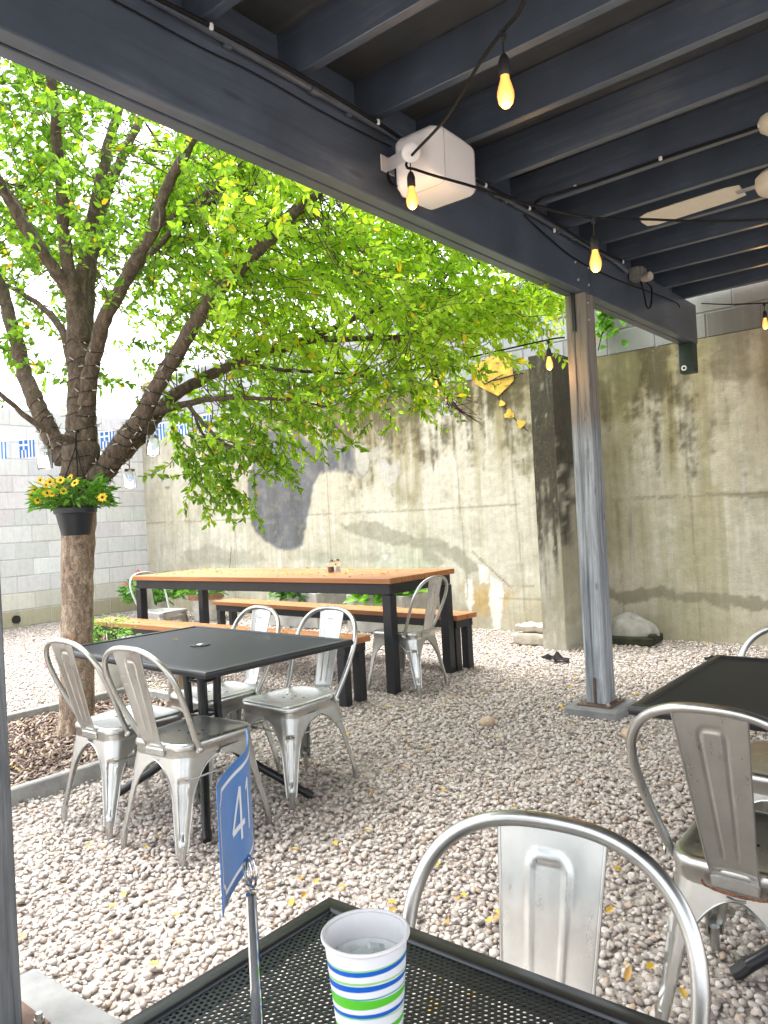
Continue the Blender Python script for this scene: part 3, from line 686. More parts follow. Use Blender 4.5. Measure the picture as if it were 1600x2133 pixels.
b = MB(); b.box((-2.065, 6.78, 2.515), (.12, .12, .25), None, .004); o = b.build('hanger_block', 'dark_bracket', pg, pg.location)
b = MB(); c0 = Vector((-2.085, 6.716, 2.43)); b.tube([c0 + Vector((.017 * cos(a), 0, .017 * sin(a))) for a in np.linspace(0, 2 * pi, 17)[:-1]], .006, 6, closed=True); b.build('ring', 'white_plastic', o, pg.location)
for (x, y, s, lab) in [(-2.06, 4.62, .35, 'grey concrete footing under the full timber post in the middle of the yard'), (-2.02, .84, .46, 'grey concrete footing under the cropped timber post at the left edge')]:
    b = MB(); b.box((x, y, 0), (s, s, .1), rotz(.03), .012); tag(b.build('concrete_footing', 'footing_concrete'), lab, 'footing', 'concrete footings under the posts')

# ================================================================== steel cafe chairs
def rrect(hx0, hx1, hy0, hy1, r, n=8):
    """rounded trapezoid: half width hx0 at y=hy0 (back), hx1 at y=hy1 (front); list of (x, y) counter-clockwise from the front right corner"""
    P = []
    for (cx, cy, a0) in [(hx1 - r, hy1 - r, 0), (-hx1 + r, hy1 - r, pi / 2), (-hx0 + r, hy0 + r, pi), (hx0 - r, hy0 + r, 1.5 * pi)]:
        for k in range(n + 1): a = a0 + pi / 2 * k / n; P.append((cx + r * cos(a), cy + r * sin(a)))
    return P
SF, SB, HF, HB = .190, -.190, .182, .158      # seat front y, back y, half widths
def make_chair():
    t = thing('metal_chair', 'x', 'chair', (0, 0, 0), 0, 'galvanised steel cafe chairs')
    MT = 'galvanised_metal'
    # seat: dished pan with a rolled edge and a skirt
    b = MB(); rings = [(-.055, .442, .05), (-.020, .4435, .055), (-.008, .4445, .058), (.000, .4425, .06), (.0045, .437, .062), (.006, .428, .062), (.0062, .418, .062), (.0025, .414, .062), (.0025, .384, .062), (-.004, .384, .062)]
    n = None; vs = []
    for d, z, r in rings:
        P = rrect(HB + d, HF + d, SB - d, SF + d, r)
        n = len(P); vs += [Vector((x, y, z - (.006 if d < -.04 else 0))) for x, y in P]
    fs = [(k * n + j, (k + 1) * n + j, (k + 1) * n + (j + 1) % n, k * n + (j + 1) % n) for k in range(len(rings) - 1) for j in range(n)]
    fs.append(tuple(j for j in range(n))); b.add(vs, fs)
    so_ = b.build('seat', MT, t, ang=50)
    for x, y in [(-.03, .03), (.03, .03), (0, -.02), (-.06, -.02), (.06, -.02)]: b = MB(); b.lathe([(.0, .4372), (.006, .4372), (.0065, .4366)], 10, (x, y, 0)); b.build('drain_hole', 'wire_dark', so_)
    # legs
    for sx, sy in ((1, 1), (-1, 1), (-1, -1), (1, -1)):
        b = MB(); NU, NZ = 26, 54; hx = HF if sy > 0 else HB; ex = hx + .001; ey = SF + .001 if sy > 0 else -SB + .001
        foot = (.206, .219) if sy > 0 else (.181, .235); zt, zb = .392, .045; half = (.170, .185); edge = [[], []]
        for j in range(NZ + 1):
            q = j / NZ; z = zt + (zb - zt) * q; dr = max(0, .372 - z); k = q
            cx = ex + (foot[0] + .012 - ex) * k; cy = ey + (foot[1] + .012 - ey) * k
            r = .058 * (1 - k) + .016 * k
            for i in range(NU + 1):
                u = 2 * i / NU - 1; hw = half[0] if u < 0 else half[1]
                base = .060 * (1 - k) + .027 * k ** .8
                bb = .15; aa = hw - base
                op = aa * math.sqrt(max(0, 1 - (1 - min(dr / bb, 1)) ** 2)) if dr > 0 else 0
                wl = max(hw - op, base) if z < .372 else hw
                if dr >= bb: wl = base
                s_ = abs(u) * wl; arc = r * pi / 4
                if s_ <= arc: an = s_ / r; lx, ly = r * sin(pi / 4 - an), r * (1 - cos(pi / 4 - an)); px = cx - r + r * cos(pi / 4 - an); py = cy - r + r * sin(pi / 4 - an)
                else: px = cx; py = cy - r - (s_ - arc)
                if u < 0: px, py = cx - r + (py - (cy - r)) if s_ <= arc else cx - r - (s_ - arc), cy - r + r * cos(pi / 4 - s_ / r) if s_ <= arc else cy
                # pressed groove down the outside
                gw = .55 * base * (.62 + .1 * (1 - k)); gz = max(0, min(1, (.315 - z) / .016)) * max(0, min(1, (z - .085) / .03))
                rad_ = math.hypot(s_ / gw, max(0, (z - .30) / .016)) if gw > 0 else 9
                gr_ = gz * max(0, min(1, (1.10 - rad_) / .28)) * .013
                px -= gr_ * .7; py -= gr_ * .7
                p = Vector((px * sx, py * sy, z)); b.v.append(p)
                if i == 0: edge[0].append(p)
                if i == NU: edge[1].append(p)
        fl = sx * sy < 0
        for j in range(NZ):
            for i in range(NU):
                f = (j * (NU + 1) + i, j * (NU + 1) + i + 1, (j + 1) * (NU + 1) + i + 1, (j + 1) * (NU + 1) + i); b.f.append(f if fl else f[::-1])
        for e in edge: b.tube([p for p in e if p.z < .378], .0036, 6)
        lg = b.build('leg', MT, t, ang=60)
        b = MB(); f = Vector((foot[0] * sx, foot[1] * sy, 0)); up_ = Vector(((ex - foot[0]) * sx * .12, (ey - foot[1]) * sy * .12, .075))
        b.tube([f, f + up_ * .3, f + up_ * .95], [.0125, .0135, .0155], 12); b.build('foot_cap', 'galvanised_metal', lg)
    # side and cross stretchers
    b = MB()
    for sx in (-1, 1): b.tube([(sx * .176, .185, .305), (sx * .165, -.185, .305)], .0045, 8)
    b.tube([(-.176, .18, .318), (.176, .18, .318)], .0045, 8); b.box((.17, -.02, .305), (.016, .03, .016), None, .003)
    b.build('stretcher', MT, t)
    # bent tube frame
    def byz(z): s_ = (z - .43) / .42; return -.125 - .186 * s_ ** .9
    pts = []
    side = [(.178, .405), (.180, .43), (.186, .47), (.198, .53), (.208, .60), (.212, .66)]
    for x, z in side: pts.append((x, byz(max(z, .431)), z))
    for k in range(1, 24):
        a = pi * k / 24; cx_ = abs(cos(a)) ** (2 / 2.5) * (1 if cos(a) > 0 else -1); cz_ = sin(a) ** (2 / 2.3); z = .665 + .173 * cz_; pts.append((.212 * cx_, byz(z), z))
    for x, z in side[::-1]: pts.append((-x, byz(max(z, .431)), z))
    P, Q = smoothpath(pts, [.0118] * len(pts), 3); b = MB(); b.tube(P, Q, 14)
    for sx in (-1, 1): b.lathe([(.012, 0), (.012, .004), (.007, .009), (0, .010)], 10, (sx * .189, -.122, .417), Matrix.Rotation(sx * pi / 2, 3, 'Y'))
    b.build('back_frame', MT, t, ang=60)
    # pressed back plate
    b = MB(); NU, NV = 36, 60
    zc = [(.412, -.196), (.432, -.200), (.452, -.212), (.50, -.226), (.60, -.2515), (.72, -.283), (.838, -.3125)]
    def plate(u, v):
        z = .412 + (.834 - .412) * v
        for k in range(len(zc) - 1):
            if z <= zc[k + 1][0] or k == len(zc) - 2:
                f = (z - zc[k][0]) / (zc[k + 1][0] - zc[k][0]); y = zc[k][1] + f * (zc[k + 1][1] - zc[k][1]); break
        hw = .052 + (.083 - .052) * v; x = (u - .5) * 2 * hw
        # raised outline: two legs joined by an arch at the top
        gx = .030 + (.018 - .030) * (.80 - z) / .30; zt = .785; zl = .475; r = .018
        if z > zt - r:
            dx = max(abs(x) - (gx - r), 0); d = abs(math.hypot(dx, z - (zt - r)) - r) if abs(x) > gx - r else abs(z - zt)
        elif z > zl: d = abs(abs(x) - gx)
        else: d = math.hypot(abs(x) - gx, z - zl)
        rise = .0036 * math.exp(-(d / .0030) ** 2); inn = .0018 if (abs(x) < gx and zl < z < zt) else 0
        ridge = .0035 * math.exp(-((z - .432) / .006) ** 2)
        return Vector((x, y + rise + ridge - inn * 0 + .004 * (1 - (abs(x) / hw) ** 2), z + .006 * (1 - (abs(x) / hw) ** 2) * v))
    b.grid(plate, NU, NV)
    pl = b.build('backrest', MT, t, ang=80, solid=.0018)
    b = MB()
    for u in (0, 1): b.tube([plate(u, v / 30) for v in range(31)], .0032, 6)
    b.build('plate_edge', MT, pl, ang=80)
    b = MB(); b.box((0, -.1955, .405), (.112, .012, .030), None, .004); b.build('back_tab', MT, t)
    return t
chair0 = make_chair()
CH = [(-3.211, 1.997, 1.3, 'leftmost steel chair, its back to the camera, in front of the tree trunk', 'near'),
      (-2.725, 1.995, 4.2, 'steel chair turned away from the camera, right behind the blue number card', 'near'),
      (-2.785, 2.640, 178.3, 'steel chair facing the camera under the right corner of the black table by the trunk', ''),
      (-3.250, 2.548, 174.1, 'steel chair facing the camera half hidden behind the black table by the trunk', ''),
      (-3.608, 4.629, 90.7, 'steel chair pushed in at the right end of the long wooden table', ''),
      (-6.95, 4.80, -86.0, 'far steel chair seen beneath the left end of the long wooden table', ''),
      (-.520, 2.065, -2.7, 'large steel chair at the right edge with a rust line under its back plate', ''),
      (-.590, 2.740, 178.0, 'steel chair on the far side of the cropped black table at the right edge', ''),
      (-.507, .719, 187.3, 'nearest steel chair facing the camera behind the paper cup', '')]
for i, (x, y, a, lab, _) in enumerate(CH):
    o = chair0 if i == 0 else copy_tree(chair0); o.location = (x, y, 0); o.rotation_euler = (0, 0, R(a)); o['label'] = lab
    if i == 6:
        b = MB(); P, q = smoothpath([(-.075, -.1985, .402), (-.066, -.2035, .391), (-.02, -.2045, .386), (.03, -.2045, .387), (.066, -.2035, .391), (.075, -.1985, .402)], [.0028, .0036, .0042, .003, .0034, .0026], 8); b.tube(P, [v * random.uniform(.6, 1.25) for v in q], 6); b.build('rust_line', 'rust', o)

# ================================================================== black perforated tables
def make_table(L=1.22, Wd=.82):
    t = thing('patio_table', 'x', 'table', (0, 0, 0), 0, 'black perforated metal tables')
    b = MB(); hx, hy = L / 2, Wd / 2
    
    for k in range(5): b.grid(lambda u, v: Vector(((u - .5) * (L - .05), (v - .5) * (Wd - .05), (.738 - .0004 * k))), 1, 1)
    b.build('tabletop', 'perforated_metal', t, smooth=False)
    b = MB(); prof = [(-.030, .740), (-.026, .7435), (-.006, .7435), (0, .738), (.002, .730), (0, .719), (-.006, .714), (-.030, .712)]
    n = len(prof); vs = []
    for sx, sy in ((1, 1), (-1, 1), (-1, -1), (1, -1)):
        for d, z in prof: vs.append((sx * (hx + d), sy * (hy + d), z))
    fs = []
    for k in range(4):
        k2 = (k + 1) % 4
        for j in range(n): fs.append((k * n + j, k2 * n + j, k2 * n + (j + 1) % n, k * n + (j + 1) % n))
    b.add(vs, fs); b.build('rim', 'black_metal', t, ang=50)
    b = MB(); b.lathe([(.0, .741), (.018, .7415), (.022, .744), (.034, .7445), (.047, .7425), (.047, .7385)], 24)
    cap = b.build('umbrella_cap', 'black_plastic', t, ang=30)
    b = MB(); b.lathe([(0, .7455), (.017, .7455), (.019, .744)], 20); b.build('cap_plug', 'wire_steel', cap)
    b = MB(); b.box((0, 0, .722), (L - .08, .04, .018)); b.box((0, 0, .7215), (.04, Wd - .08, .0185)); b.build('under_brace', 'black_metal', t, smooth=False)
    for sx in (-1, 1):
        for sy in (-1, 1):
            pts = [(sx * .20, sy * .16, .712), (sx * .17, sy * .135, .708), (sx * .105, sy * .085, .685), (sx * .065, sy * .052, .63), (sx * .055, sy * .044, .54), (sx * .055, sy * .044, .40), (sx * .075, sy * .058, .30), (sx * .15, sy * .115, .20), (sx * .30, sy * .225, .085), (sx * .385, sy * .285, .025)]
            P, Q = smoothpath(pts, [.019] * len(pts), 5); b = MB(); b.tube(P, Q, 12); lg = b.build('leg', 'black_metal', t, ang=60)
            b = MB(); b.tube([(sx * .372, sy * .276, .036), (sx * .392, sy * .290, .018), (sx * .405, sy * .299, .012)], [.021, .021, .017], 10); b.build('foot_cap', 'black_plastic', lg)
    for z in (.58, .42): b = MB(); b.tube([(.062 * cos(a), .055 * sin(a), z) for a in np.linspace(0, 2 * pi, 17)[:-1]], .008, 6, closed=True); b.build('collar', 'black_metal', t)
    return t
tb = make_table()
for i, (x, y, a, lab) in enumerate([(-3.0, 2.265, -2.0, 'black mesh table ringed by four steel chairs next to the trunk'),
                                    (-.232, 2.478, 0., 'black mesh table cropped by the right edge beyond the large steel chair'),
                                    (-.200, .412, 0., 'nearest black mesh table carrying the paper cup and the number stand')]):
    o = tb if i == 0 else copy_tree(tb); o.location = (x, y, 0); o.rotation_euler = (0, 0, R(a)); o['label'] = lab

# ================================================================== long wooden table and benches
def planks(b, L, Wd, z, th, n, gap=.004):
    w_ = Wd / n
    for k in range(n): b.box((random.uniform(-.004, .004), -Wd / 2 + w_ * (k + .5), z - th / 2 + random.uniform(-.0008, .0008)), (L, w_ - gap, th), None, .003)
def wood_table():
    t = thing('wooden_table', 'long orange stained plank table on black legs set in front of the concrete wall', 'table', (-5.13, 4.77, 0), R(1.3))
    L, Wd, z = 3.2, .88, .85
    b = MB(); planks(b, L, Wd, z, .042, 6); b.build('tabletop', 'stained_wood', t, ang=30)
    b = MB()
    for s_ in (-1, 1): b.box((0, s_ * (Wd / 2 - .05), z - .042 - .042), (L - .06, .04, .08), None, .003); b.box((s_ * (L / 2 - .05), 0, z - .042 - .042), (.04, Wd - .144, .08), None, .003)
    b.build('apron', 'black_paint_wood', t, smooth=False)
    for sx in (-1, 1):
        for sy in (-1, 1): b = MB(); b.box((sx * (L / 2 - .062), sy * (Wd / 2 - .062), (z - .128) / 2), (.078, .078, z - .128), None, .004); b.build('leg', 'black_paint_wood', t, smooth=False)
wood_table()
def bench(loc, a, L, lab):
    t = thing('wooden_bench', lab, 'bench', loc, a, 'plank benches at the wooden table'); Wd, z = .27, .465
    b = MB(); planks(b, L, Wd, z, .042, 2); b.build('seat', 'stained_wood', t, ang=30)
    b = MB()
    for s_ in (-1, 1): b.box((0, s_ * (Wd / 2 - .04), z - .042 - .035), (L - .06, .035, .066), None, .003); b.box((s_ * (L / 2 - .05), 0, z - .042 - .035), (.035, Wd - .117, .066), None, .003)
    b.build('apron', 'black_paint_wood', t, smooth=False)
    for sx in (-1, 1):
        for sy in (-1, 1): b = MB(); b.box((sx * (L / 2 - .075), sy * (Wd / 2 - .055), (z - .11) / 2), (.07, .07, z - .11), None, .004); b.build('leg', 'black_paint_wood', t, smooth=False)
bench((-5.22, 4.03, 0), R(.4), 3.30, 'plank bench along the near side of the wooden table, partly hidden by the black table')
bench((-5.22, 5.46, 0), R(-3.6), 3.42, 'plank bench along the wall side of the wooden table')
def shaker(px, py, mat, lab):
    p = onz(px, py, .852); t = thing('shaker', lab, 'shaker', p, 0, 'salt and pepper on the wooden table')
    b = MB(); b.lathe([(0, 0), (.026, 0), (.028, .01), (.028, .075), (.022, .09)], 14); b.build('jar', 'shaker_glass', t)
    b = MB(); b.lathe([(0, .004), (.024, .004), (.024, .05), (0, .052)], 12); b.build('contents', mat, t)
    b = MB(); b.lathe([(.024, .088), (.025, .10), (.018, .112), (0, .114)], 14); b.build('lid', 'lid_metal', t)
shaker(690, 1193, 'pepper', 'glass pepper shaker on the wooden table, left of the salt'); shaker(703, 1191, 'salt', 'glass salt shaker full of white salt on the wooden table')

# ================================================================== things on the near table
TZ = .7445
cupt = thing('paper_cup', 'white paper cup with blue and green stripes full of ice water', 'cup', (-.535, .593, TZ))
def cup():
    H, r0_, r1_ = .128, .031, .0432; n = 128; nz = 170; b = MB(); us = []; zs = []
    for j in range(nz + 1):
        z = H * j / nz; r = r0_ + (r1_ - r0_) * j / nz
        for i in range(n): a = 2 * pi * i / n; b.v.append(Vector((r * cos(a), r * sin(a), z))); us.append(a); zs.append(z)
    for j in range(nz):
        for i in range(n): b.f.append((j * n + i, j * n + (i + 1) % n, (j + 1) * n + (i + 1) % n, (j + 1) * n + i))
    o = b.build('cup_wall', 'cup_paper', cupt); a = np.array(us); z = np.array(zs); c = np.tile(np.array([.78, .79, .83]), (len(z), 1))
    av = math.atan2(-cupt.location.y, -cupt.location.x)     # side turned to the seat
    ph = a - av; BL = (.012, .115, .52); GR = (.11, .52, .035); LG = (.30, .60, .20); TL = (.05, .30, .42)
    def band(d0, d1, col, amp, p0, tap=0.):
        nonlocal c
        zc = H - (d0 + d1) / 2 + amp * np.sin(ph + p0); hw = (d1 - d0) / 2 * (1 + tap * np.cos(ph + p0)); c = lerp(c, col, sstep(hw + .0004, hw - .0004, abs(z - zc)))
    band(.0165, .0185, LG, .0022, .5); band(.0185, .0232, BL, .0026, .45, .1)
    band(.0335, .0358, LG, .0050, 1.3, .3); band(.0365, .0420, BL, .0045, 1.2, .2)
    band(.0475, .0492, TL, .0032, 1.0); band(.0495, .0575, GR, .0024, 1.0, .35)
    band(.0650, .0695, BL, .0038, 1.1, .2); band(.0705, .072, LG, .0050, 1.5)
    band(.0800, .0860, GR, .0030, .4, .2); band(.093, .098, BL, .0035, 1.0); band(.103, .110, GR, .003, .6)
    paint(o, 'paint', c)
    b = MB(); b.tube([((r1_ + .001) * cos(t_), (r1_ + .001) * sin(t_), H) for t_ in np.linspace(0, 2 * pi, 65)[:-1]], .0021, 10, closed=True); b.build('rim', 'white_plastic', cupt)
    b = MB(); b.lathe([(0, .004), (r0_ - .001, .004), (r1_ - .0012, H - .001)], 64, cap=False); q = b.build('lining', 'white_plastic', cupt)
    b = MB(); b.lathe([(0, H - .027), (r1_ - .0044, H - .027)], 48, cap=False); b.build('water', 'ice', cupt)
    for k in range(16):
        b = MB(); a_ = random.uniform(0, 6.28); rr_ = .026 * math.sqrt(random.random()); s_ = random.uniform(.011, .017)
        b.box((rr_ * cos(a_), rr_ * sin(a_), H - .027 + random.uniform(-.003, .003)), (s_, s_ * .8, s_ * .7), Matrix.Rotation(random.uniform(0, 3), 3, Vector((random.random(), random.random(), random.random() + .1)).normalized()), .002); b.build('ice_cube', 'ice', cupt, ang=20)
t_ = Mt('ice', (.74, .80, .78), .15); t_.b.inputs['Transmission Weight'].default_value = .25; t_.b.inputs['IOR'].default_value = 1.2; M['ice'] = t_.m
cup()

SP = atd(523, 1862, .79)
st_ = thing('number_stand', 'slim chrome stand with a swirl clip holding the blue number card', 'card stand', (SP.x, SP.y, TZ))
b = MB(); b.lathe([(0, .0), (.042, 0), (.043, .004), (.036, .009), (.008, .014), (.0075, .02)], 32); b.build('base', 'chrome', st_)
HS = SP.z - TZ; b = MB(); b.lathe([(.0066, .012), (.0064, HS * .45), (.0058, HS * .46), (.0056, HS), (0, HS + .002)], 16); b.build('pole', 'chrome', st_, ang=50)
b = MB(); vd = Vector((-SP.x, -SP.y, 0)).normalized(); sdv = vd.cross(Vector((0, 0, 1))); cc = Vector((0, 0, HS + .022))
pts = [Vector((0, 0, HS - .005)), Vector((0, 0, HS + .004))] + [cc + (sdv * .45 + vd * .9) * .0015 * 0 + (vd * -.9 + sdv * .42) * (.015 * (1 - .35 * k / 40) * sin(2 * pi * k / 20)) + Vector((0, 0, -.018 * (1 - .35 * k / 40) * cos(2 * pi * k / 20))) + sdv * .0035 * (k / 20 - 1) for k in range(41)]
b.tube(pts, .0014, 8); b.build('clip', 'chrome', st_)
CPX = [(457, .770), (463, .790), (476, .815), (494, .845), (510, .869), (520, .890), (526, .912), (528.5, .938), (528, .965), (525, .99)]
CP = [atd(x, 1760, d) for x, d in CPX]; CP = [Vector((p.x, p.y, 0)) for p in CP]
CPs, _ = smoothpath(CP, [1.] * len(CP), 8); cl = [0.]
for i in range(1, len(CPs)): cl.append(cl[-1] + (CPs[i] - CPs[i - 1]).length)
CW = cl[-1]; CZ0, CZ1 = atd(470, 1905, .775).z, atd(457, 1640, .770).z
def cardpt(s_, z, off=0.):
    s_ = max(0, min(CW - 1e-6, s_)); i = max(0, min(len(cl) - 2, int(np.searchsorted(cl, s_)) - 1)); f = (s_ - cl[i]) / (cl[i + 1] - cl[i]); p = CPs[i].lerp(CPs[i + 1], f)
    d = (CPs[i + 1] - CPs[i]).normalized(); nn_ = Vector((d.y, -d.x, 0))
    if nn_.dot(Vector((-p.x, -p.y, 0))) < 0 and i < len(cl) * .6: nn_ = -nn_
    return Vector((p.x, p.y, z)) + CARDN(i) * off
def CARDN(i): d = (CPs[i + 1] - CPs[i]).normalized(); return Vector((d.y, -d.x, 0)) * CSIGN
CSIGN = 1; _d = (CPs[9] - CPs[8]).normalized(); CSIGN = 1 if Vector((_d.y, -_d.x, 0)).dot(-CPs[8]) > 0 else -1
b = MB(); b.grid(lambda u, v: cardpt(u * CW, CZ0 + (CZ1 - CZ0) * v), 60, 8); card = b.build('number_card', 'card_blue', None, smooth=True, ang=80, solid=.0009)
tag(card, 'curled blue table card numbered 41 in a white notched border', 'number card')
b = MB()
def cardstrip(p0, p1, wd, off=.0008):
    p0, p1 = Vector((*p0, 0)), Vector((*p1, 0)); d = (p1 - p0); L_ = d.length; d /= L_; q = Vector((-d.y, d.x, 0)) * wd / 2; n = max(1, int(L_ / .004))
    vs = []
    for i in range(n + 1): p = p0 + d * (L_ * i / n); a = p + q; c = p - q; vs += [cardpt(a.x, a.y, off), cardpt(c.x, c.y, off)]
    b.add(vs, [(2 * i, 2 * i + 1, 2 * i + 3, 2 * i + 2) for i in range(n)])
i0, nb = .012, .012; x0, x1, z0, z1 = i0, CW - i0, CZ0 + i0, CZ1 - i0
bd = [(x0, z0 + nb), (x0 + nb * .5, z0 + nb * .9), (x0 + nb * .9, z0 + nb * .5), (x0 + nb, z0), (x1 - nb, z0), (x1 - nb * .9, z0 + nb * .5), (x1 - nb * .5, z0 + nb * .9), (x1, z0 + nb), (x1, z1 - nb), (x1 - nb * .5, z1 - nb * .9), (x1 - nb * .9, z1 - nb * .5), (x1 - nb, z1), (x0 + nb, z1), (x0 + nb * .9, z1 - nb * .5), (x0 + nb * .5, z1 - nb * .9), (x0, z1 - nb)]
for k in range(len(bd)): cardstrip(bd[k], bd[(k + 1) % len(bd)], .0042)
b.build('border', 'card_white', card)
b = MB(); sc_ = CW * .5; zc_ = (CZ0 + CZ1) / 2 + .004
def dig(pts, wd=.0062):
    for k in range(len(pts) - 1): cardstrip(pts[k], pts[k + 1], wd, .0009)
sx4 = CW * .27
dig([(sx4 + .030, zc_ - .028), (sx4 + .030, zc_ + .030), (sx4, zc_ - .012), (sx4 + .042, zc_ - .012)])
dig([(sx4 + .050, zc_ + .020), (sx4 + .060, zc_ + .030), (sx4 + .060, zc_ - .028)])
b.build('number', 'card_white', card)

# ================================================================== the tree
TB = Vector((-4.72, 2.56, 0))
tree = thing('courtyard_tree', 'spreading tree with light green leaves and flaky bark growing from the mulch bed', 'tree', TB)
def limb(pts, n=10, sub=5, wob=.0):
    P = [atd(x, y, d) for x, y, d, r in pts]; r = [q[3] for q in pts]; P, r = smoothpath(P, r, sub)
    if wob: P = [p + Vector((random.gauss(0, wob), random.gauss(0, wob), random.gauss(0, wob))) * min(1, rr_ / .02) for p, rr_ in zip(P, r)]
    return P, [q * random.uniform(.95, 1.06) for q in r]
LIMBS = []; TW = MB()
tk, tr_ = limb([(158, 1545, 4.93, .125), (160, 1500, 4.93, .112), (161, 1400, 4.93, .103), (162, 1250, 4.93, .100), (163, 1110, 4.93, .100), (165, 1010, 4.93, .108), (168, 950, 4.92, .118), (169, 890, 4.91, .092), (168, 820, 4.9, .080), (166, 740, 4.9, .076), (163, 670, 4.9, .070), (158, 630, 4.9, .062)], 18, 6, .003)
b = MB(); b.tube(tk, tr_, 22); b.build('trunk', 'bark', tree, TB, ang=80)
LD = dict(
A=[(164, 700, 4.9, .058), (150, 600, 4.85, .045), (135, 500, 4.8, .038), (122, 330, 4.65, .034), (108, 180, 4.5, .030), (95, 20, 4.4, .024), (88, -200, 4.3, .015)],
B=[(164, 640, 4.9, .052), (178, 530, 4.95, .042), (200, 420, 5.0, .037), (228, 300, 5.1, .033), (250, 215, 5.2, .029), (290, 60, 5.3, .02), (330, -150, 5.4, .012)],
C=[(178, 720, 5.0, .048), (188, 570, 5.2, .040), (225, 400, 5.5, .034), (285, 265, 5.7, .029), (340, 130, 5.9, .018)],
D=[(176, 880, 4.88, .06), (188, 780, 4.8, .050), (212, 680, 4.7, .046), (255, 595, 4.6, .042), (322, 475, 4.5, .037), (342, 405, 4.45, .032), (405, 280, 4.35, .028), (470, 150, 4.2, .018)],
D2=[(318, 482, 4.5, .016), (375, 440, 4.5, .012), (440, 400, 4.5, .009), (520, 387, 4.55, .004)],
D3=[(258, 590, 4.6, .022), (340, 500, 4.7, .017), (420, 432, 4.8, .013), (500, 400, 4.9, .009), (600, 378, 5.0, .004)],
D4=[(420, 425, 4.5, .008), (470, 375, 4.5, .007), (512, 328, 4.5, .004)],
E=[(192, 1010, 4.9, .07), (250, 930, 4.85, .062), (290, 870, 4.8, .055), (360, 750, 4.75, .049), (430, 640, 4.7, .044), (500, 560, 4.7, .040), (560, 500, 4.7, .036), (620, 440, 4.7, .030), (665, 400, 4.7, .026), (740, 310, 4.7, .016)],
E2=[(500, 560, 4.7, .022), (560, 470, 4.85, .017), (600, 440, 4.95, .012), (640, 400, 5.1, .006)],
F=[(205, 1000, 4.95, .062), (240, 960, 4.98, .056), (300, 900, 5.05, .05), (345, 840, 5.15, .045), (400, 800, 5.2, .040), (500, 752, 5.3, .034), (600, 722, 5.4, .029), (650, 708, 5.4, .026), (760, 705, 5.5, .020), (850, 700, 5.6, .015), (960, 688, 5.7, .010), (1060, 690, 5.8, .005)],
F2=[(630, 713, 5.4, .024), (720, 672, 5.4, .020), (800, 643, 5.5, .017), (860, 633, 5.5, .015), (970, 633, 5.6, .011), (1050, 612, 5.7, .008), (1140, 600, 5.8, .003)],
F3=[(845, 700, 5.6, .012), (885, 745, 5.6, .011), (910, 785, 5.6, .012), (925, 815, 5.6, .010), (945, 845, 5.6, .007), (1005, 885, 5.6, .002)],
F4=[(870, 633, 5.5, .011), (905, 590, 5.5, .008), (960, 560, 5.6, .006), (1010, 545, 5.6, .003)],
G=[(318, 862, 5.05, .03), (400, 838, 5.0, .022), (480, 830, 4.95, .016), (580, 832, 4.9, .010), (690, 848, 4.9, .004)],
G2=[(388, 838, 5.0, .015), (430, 890, 4.9, .012), (470, 925, 4.85, .009), (520, 940, 4.8, .006), (560, 990, 4.8, .003)],
G3=[(395, 842, 5.0, .012), (420, 900, 5.0, .009), (450, 960, 5.0, .006), (470, 1010, 5.0, .003)],
G4=[(500, 752, 5.3, .018), (580, 770, 5.3, .013), (680, 775, 5.35, .010), (790, 790, 5.4, .007), (880, 820, 5.45, .003)],
H=[(140, 965, 4.92, .078), (105, 905, 4.95, .062), (75, 840, 5.0, .054), (50, 770, 5.1, .050), (25, 680, 5.2, .045), (0, 590, 5.3, .040), (-60, 450, 5.4, .028), (-120, 250, 5.5, .014)],
I=[(158, 920, 4.83, .027), (110, 903, 4.7, .021), (60, 870, 4.6, .018), (0, 820, 4.5, .014), (-90, 740, 4.4, .007)],
J=[(148, 610, 4.85, .046), (100, 545, 4.75, .036), (55, 480, 4.65, .032), (20, 420, 4.6, .029), (-20, 340, 4.5, .022), (-80, 180, 4.4, .01)],
K=[(110, 555, 4.78, .024), (70, 480, 4.9, .020), (40, 430, 5.0, .018), (0, 370, 5.1, .014), (-60, 280, 5.2, .008)],
N=[(150, 770, 5.0, .034), (132, 695, 5.15, .026), (88, 640, 5.3, .020), (30, 602, 5.4, .015), (-60, 560, 5.5, .008)])
for k, p in LD.items():
    P, r = limb(p, 10, 6, .004); LIMBS.append((P, r)); b = MB(); b.tube(P, r, 12 if r[0] > .03 else 8); b.build('branch', 'bark', tree, TB, ang=80)
# crown: leafy twigs through the volume round the limbs
LP = np.array([p for P, r in LIMBS for p, q in zip(P, r) if q < .045]); LR = np.array([q for P, r in LIMBS for p, q in zip(P, r) if q < .045])
RTn, UPn, FWn = [np.array(v) for v in (RT, UP, FW)]
def topix(p): v = np.asarray(p) - np.array(EYEP); dd = v @ FWn; return 800 + FOC * (v @ RTn) / dd, 1066.5 - FOC * (v @ UPn) / dd, dd
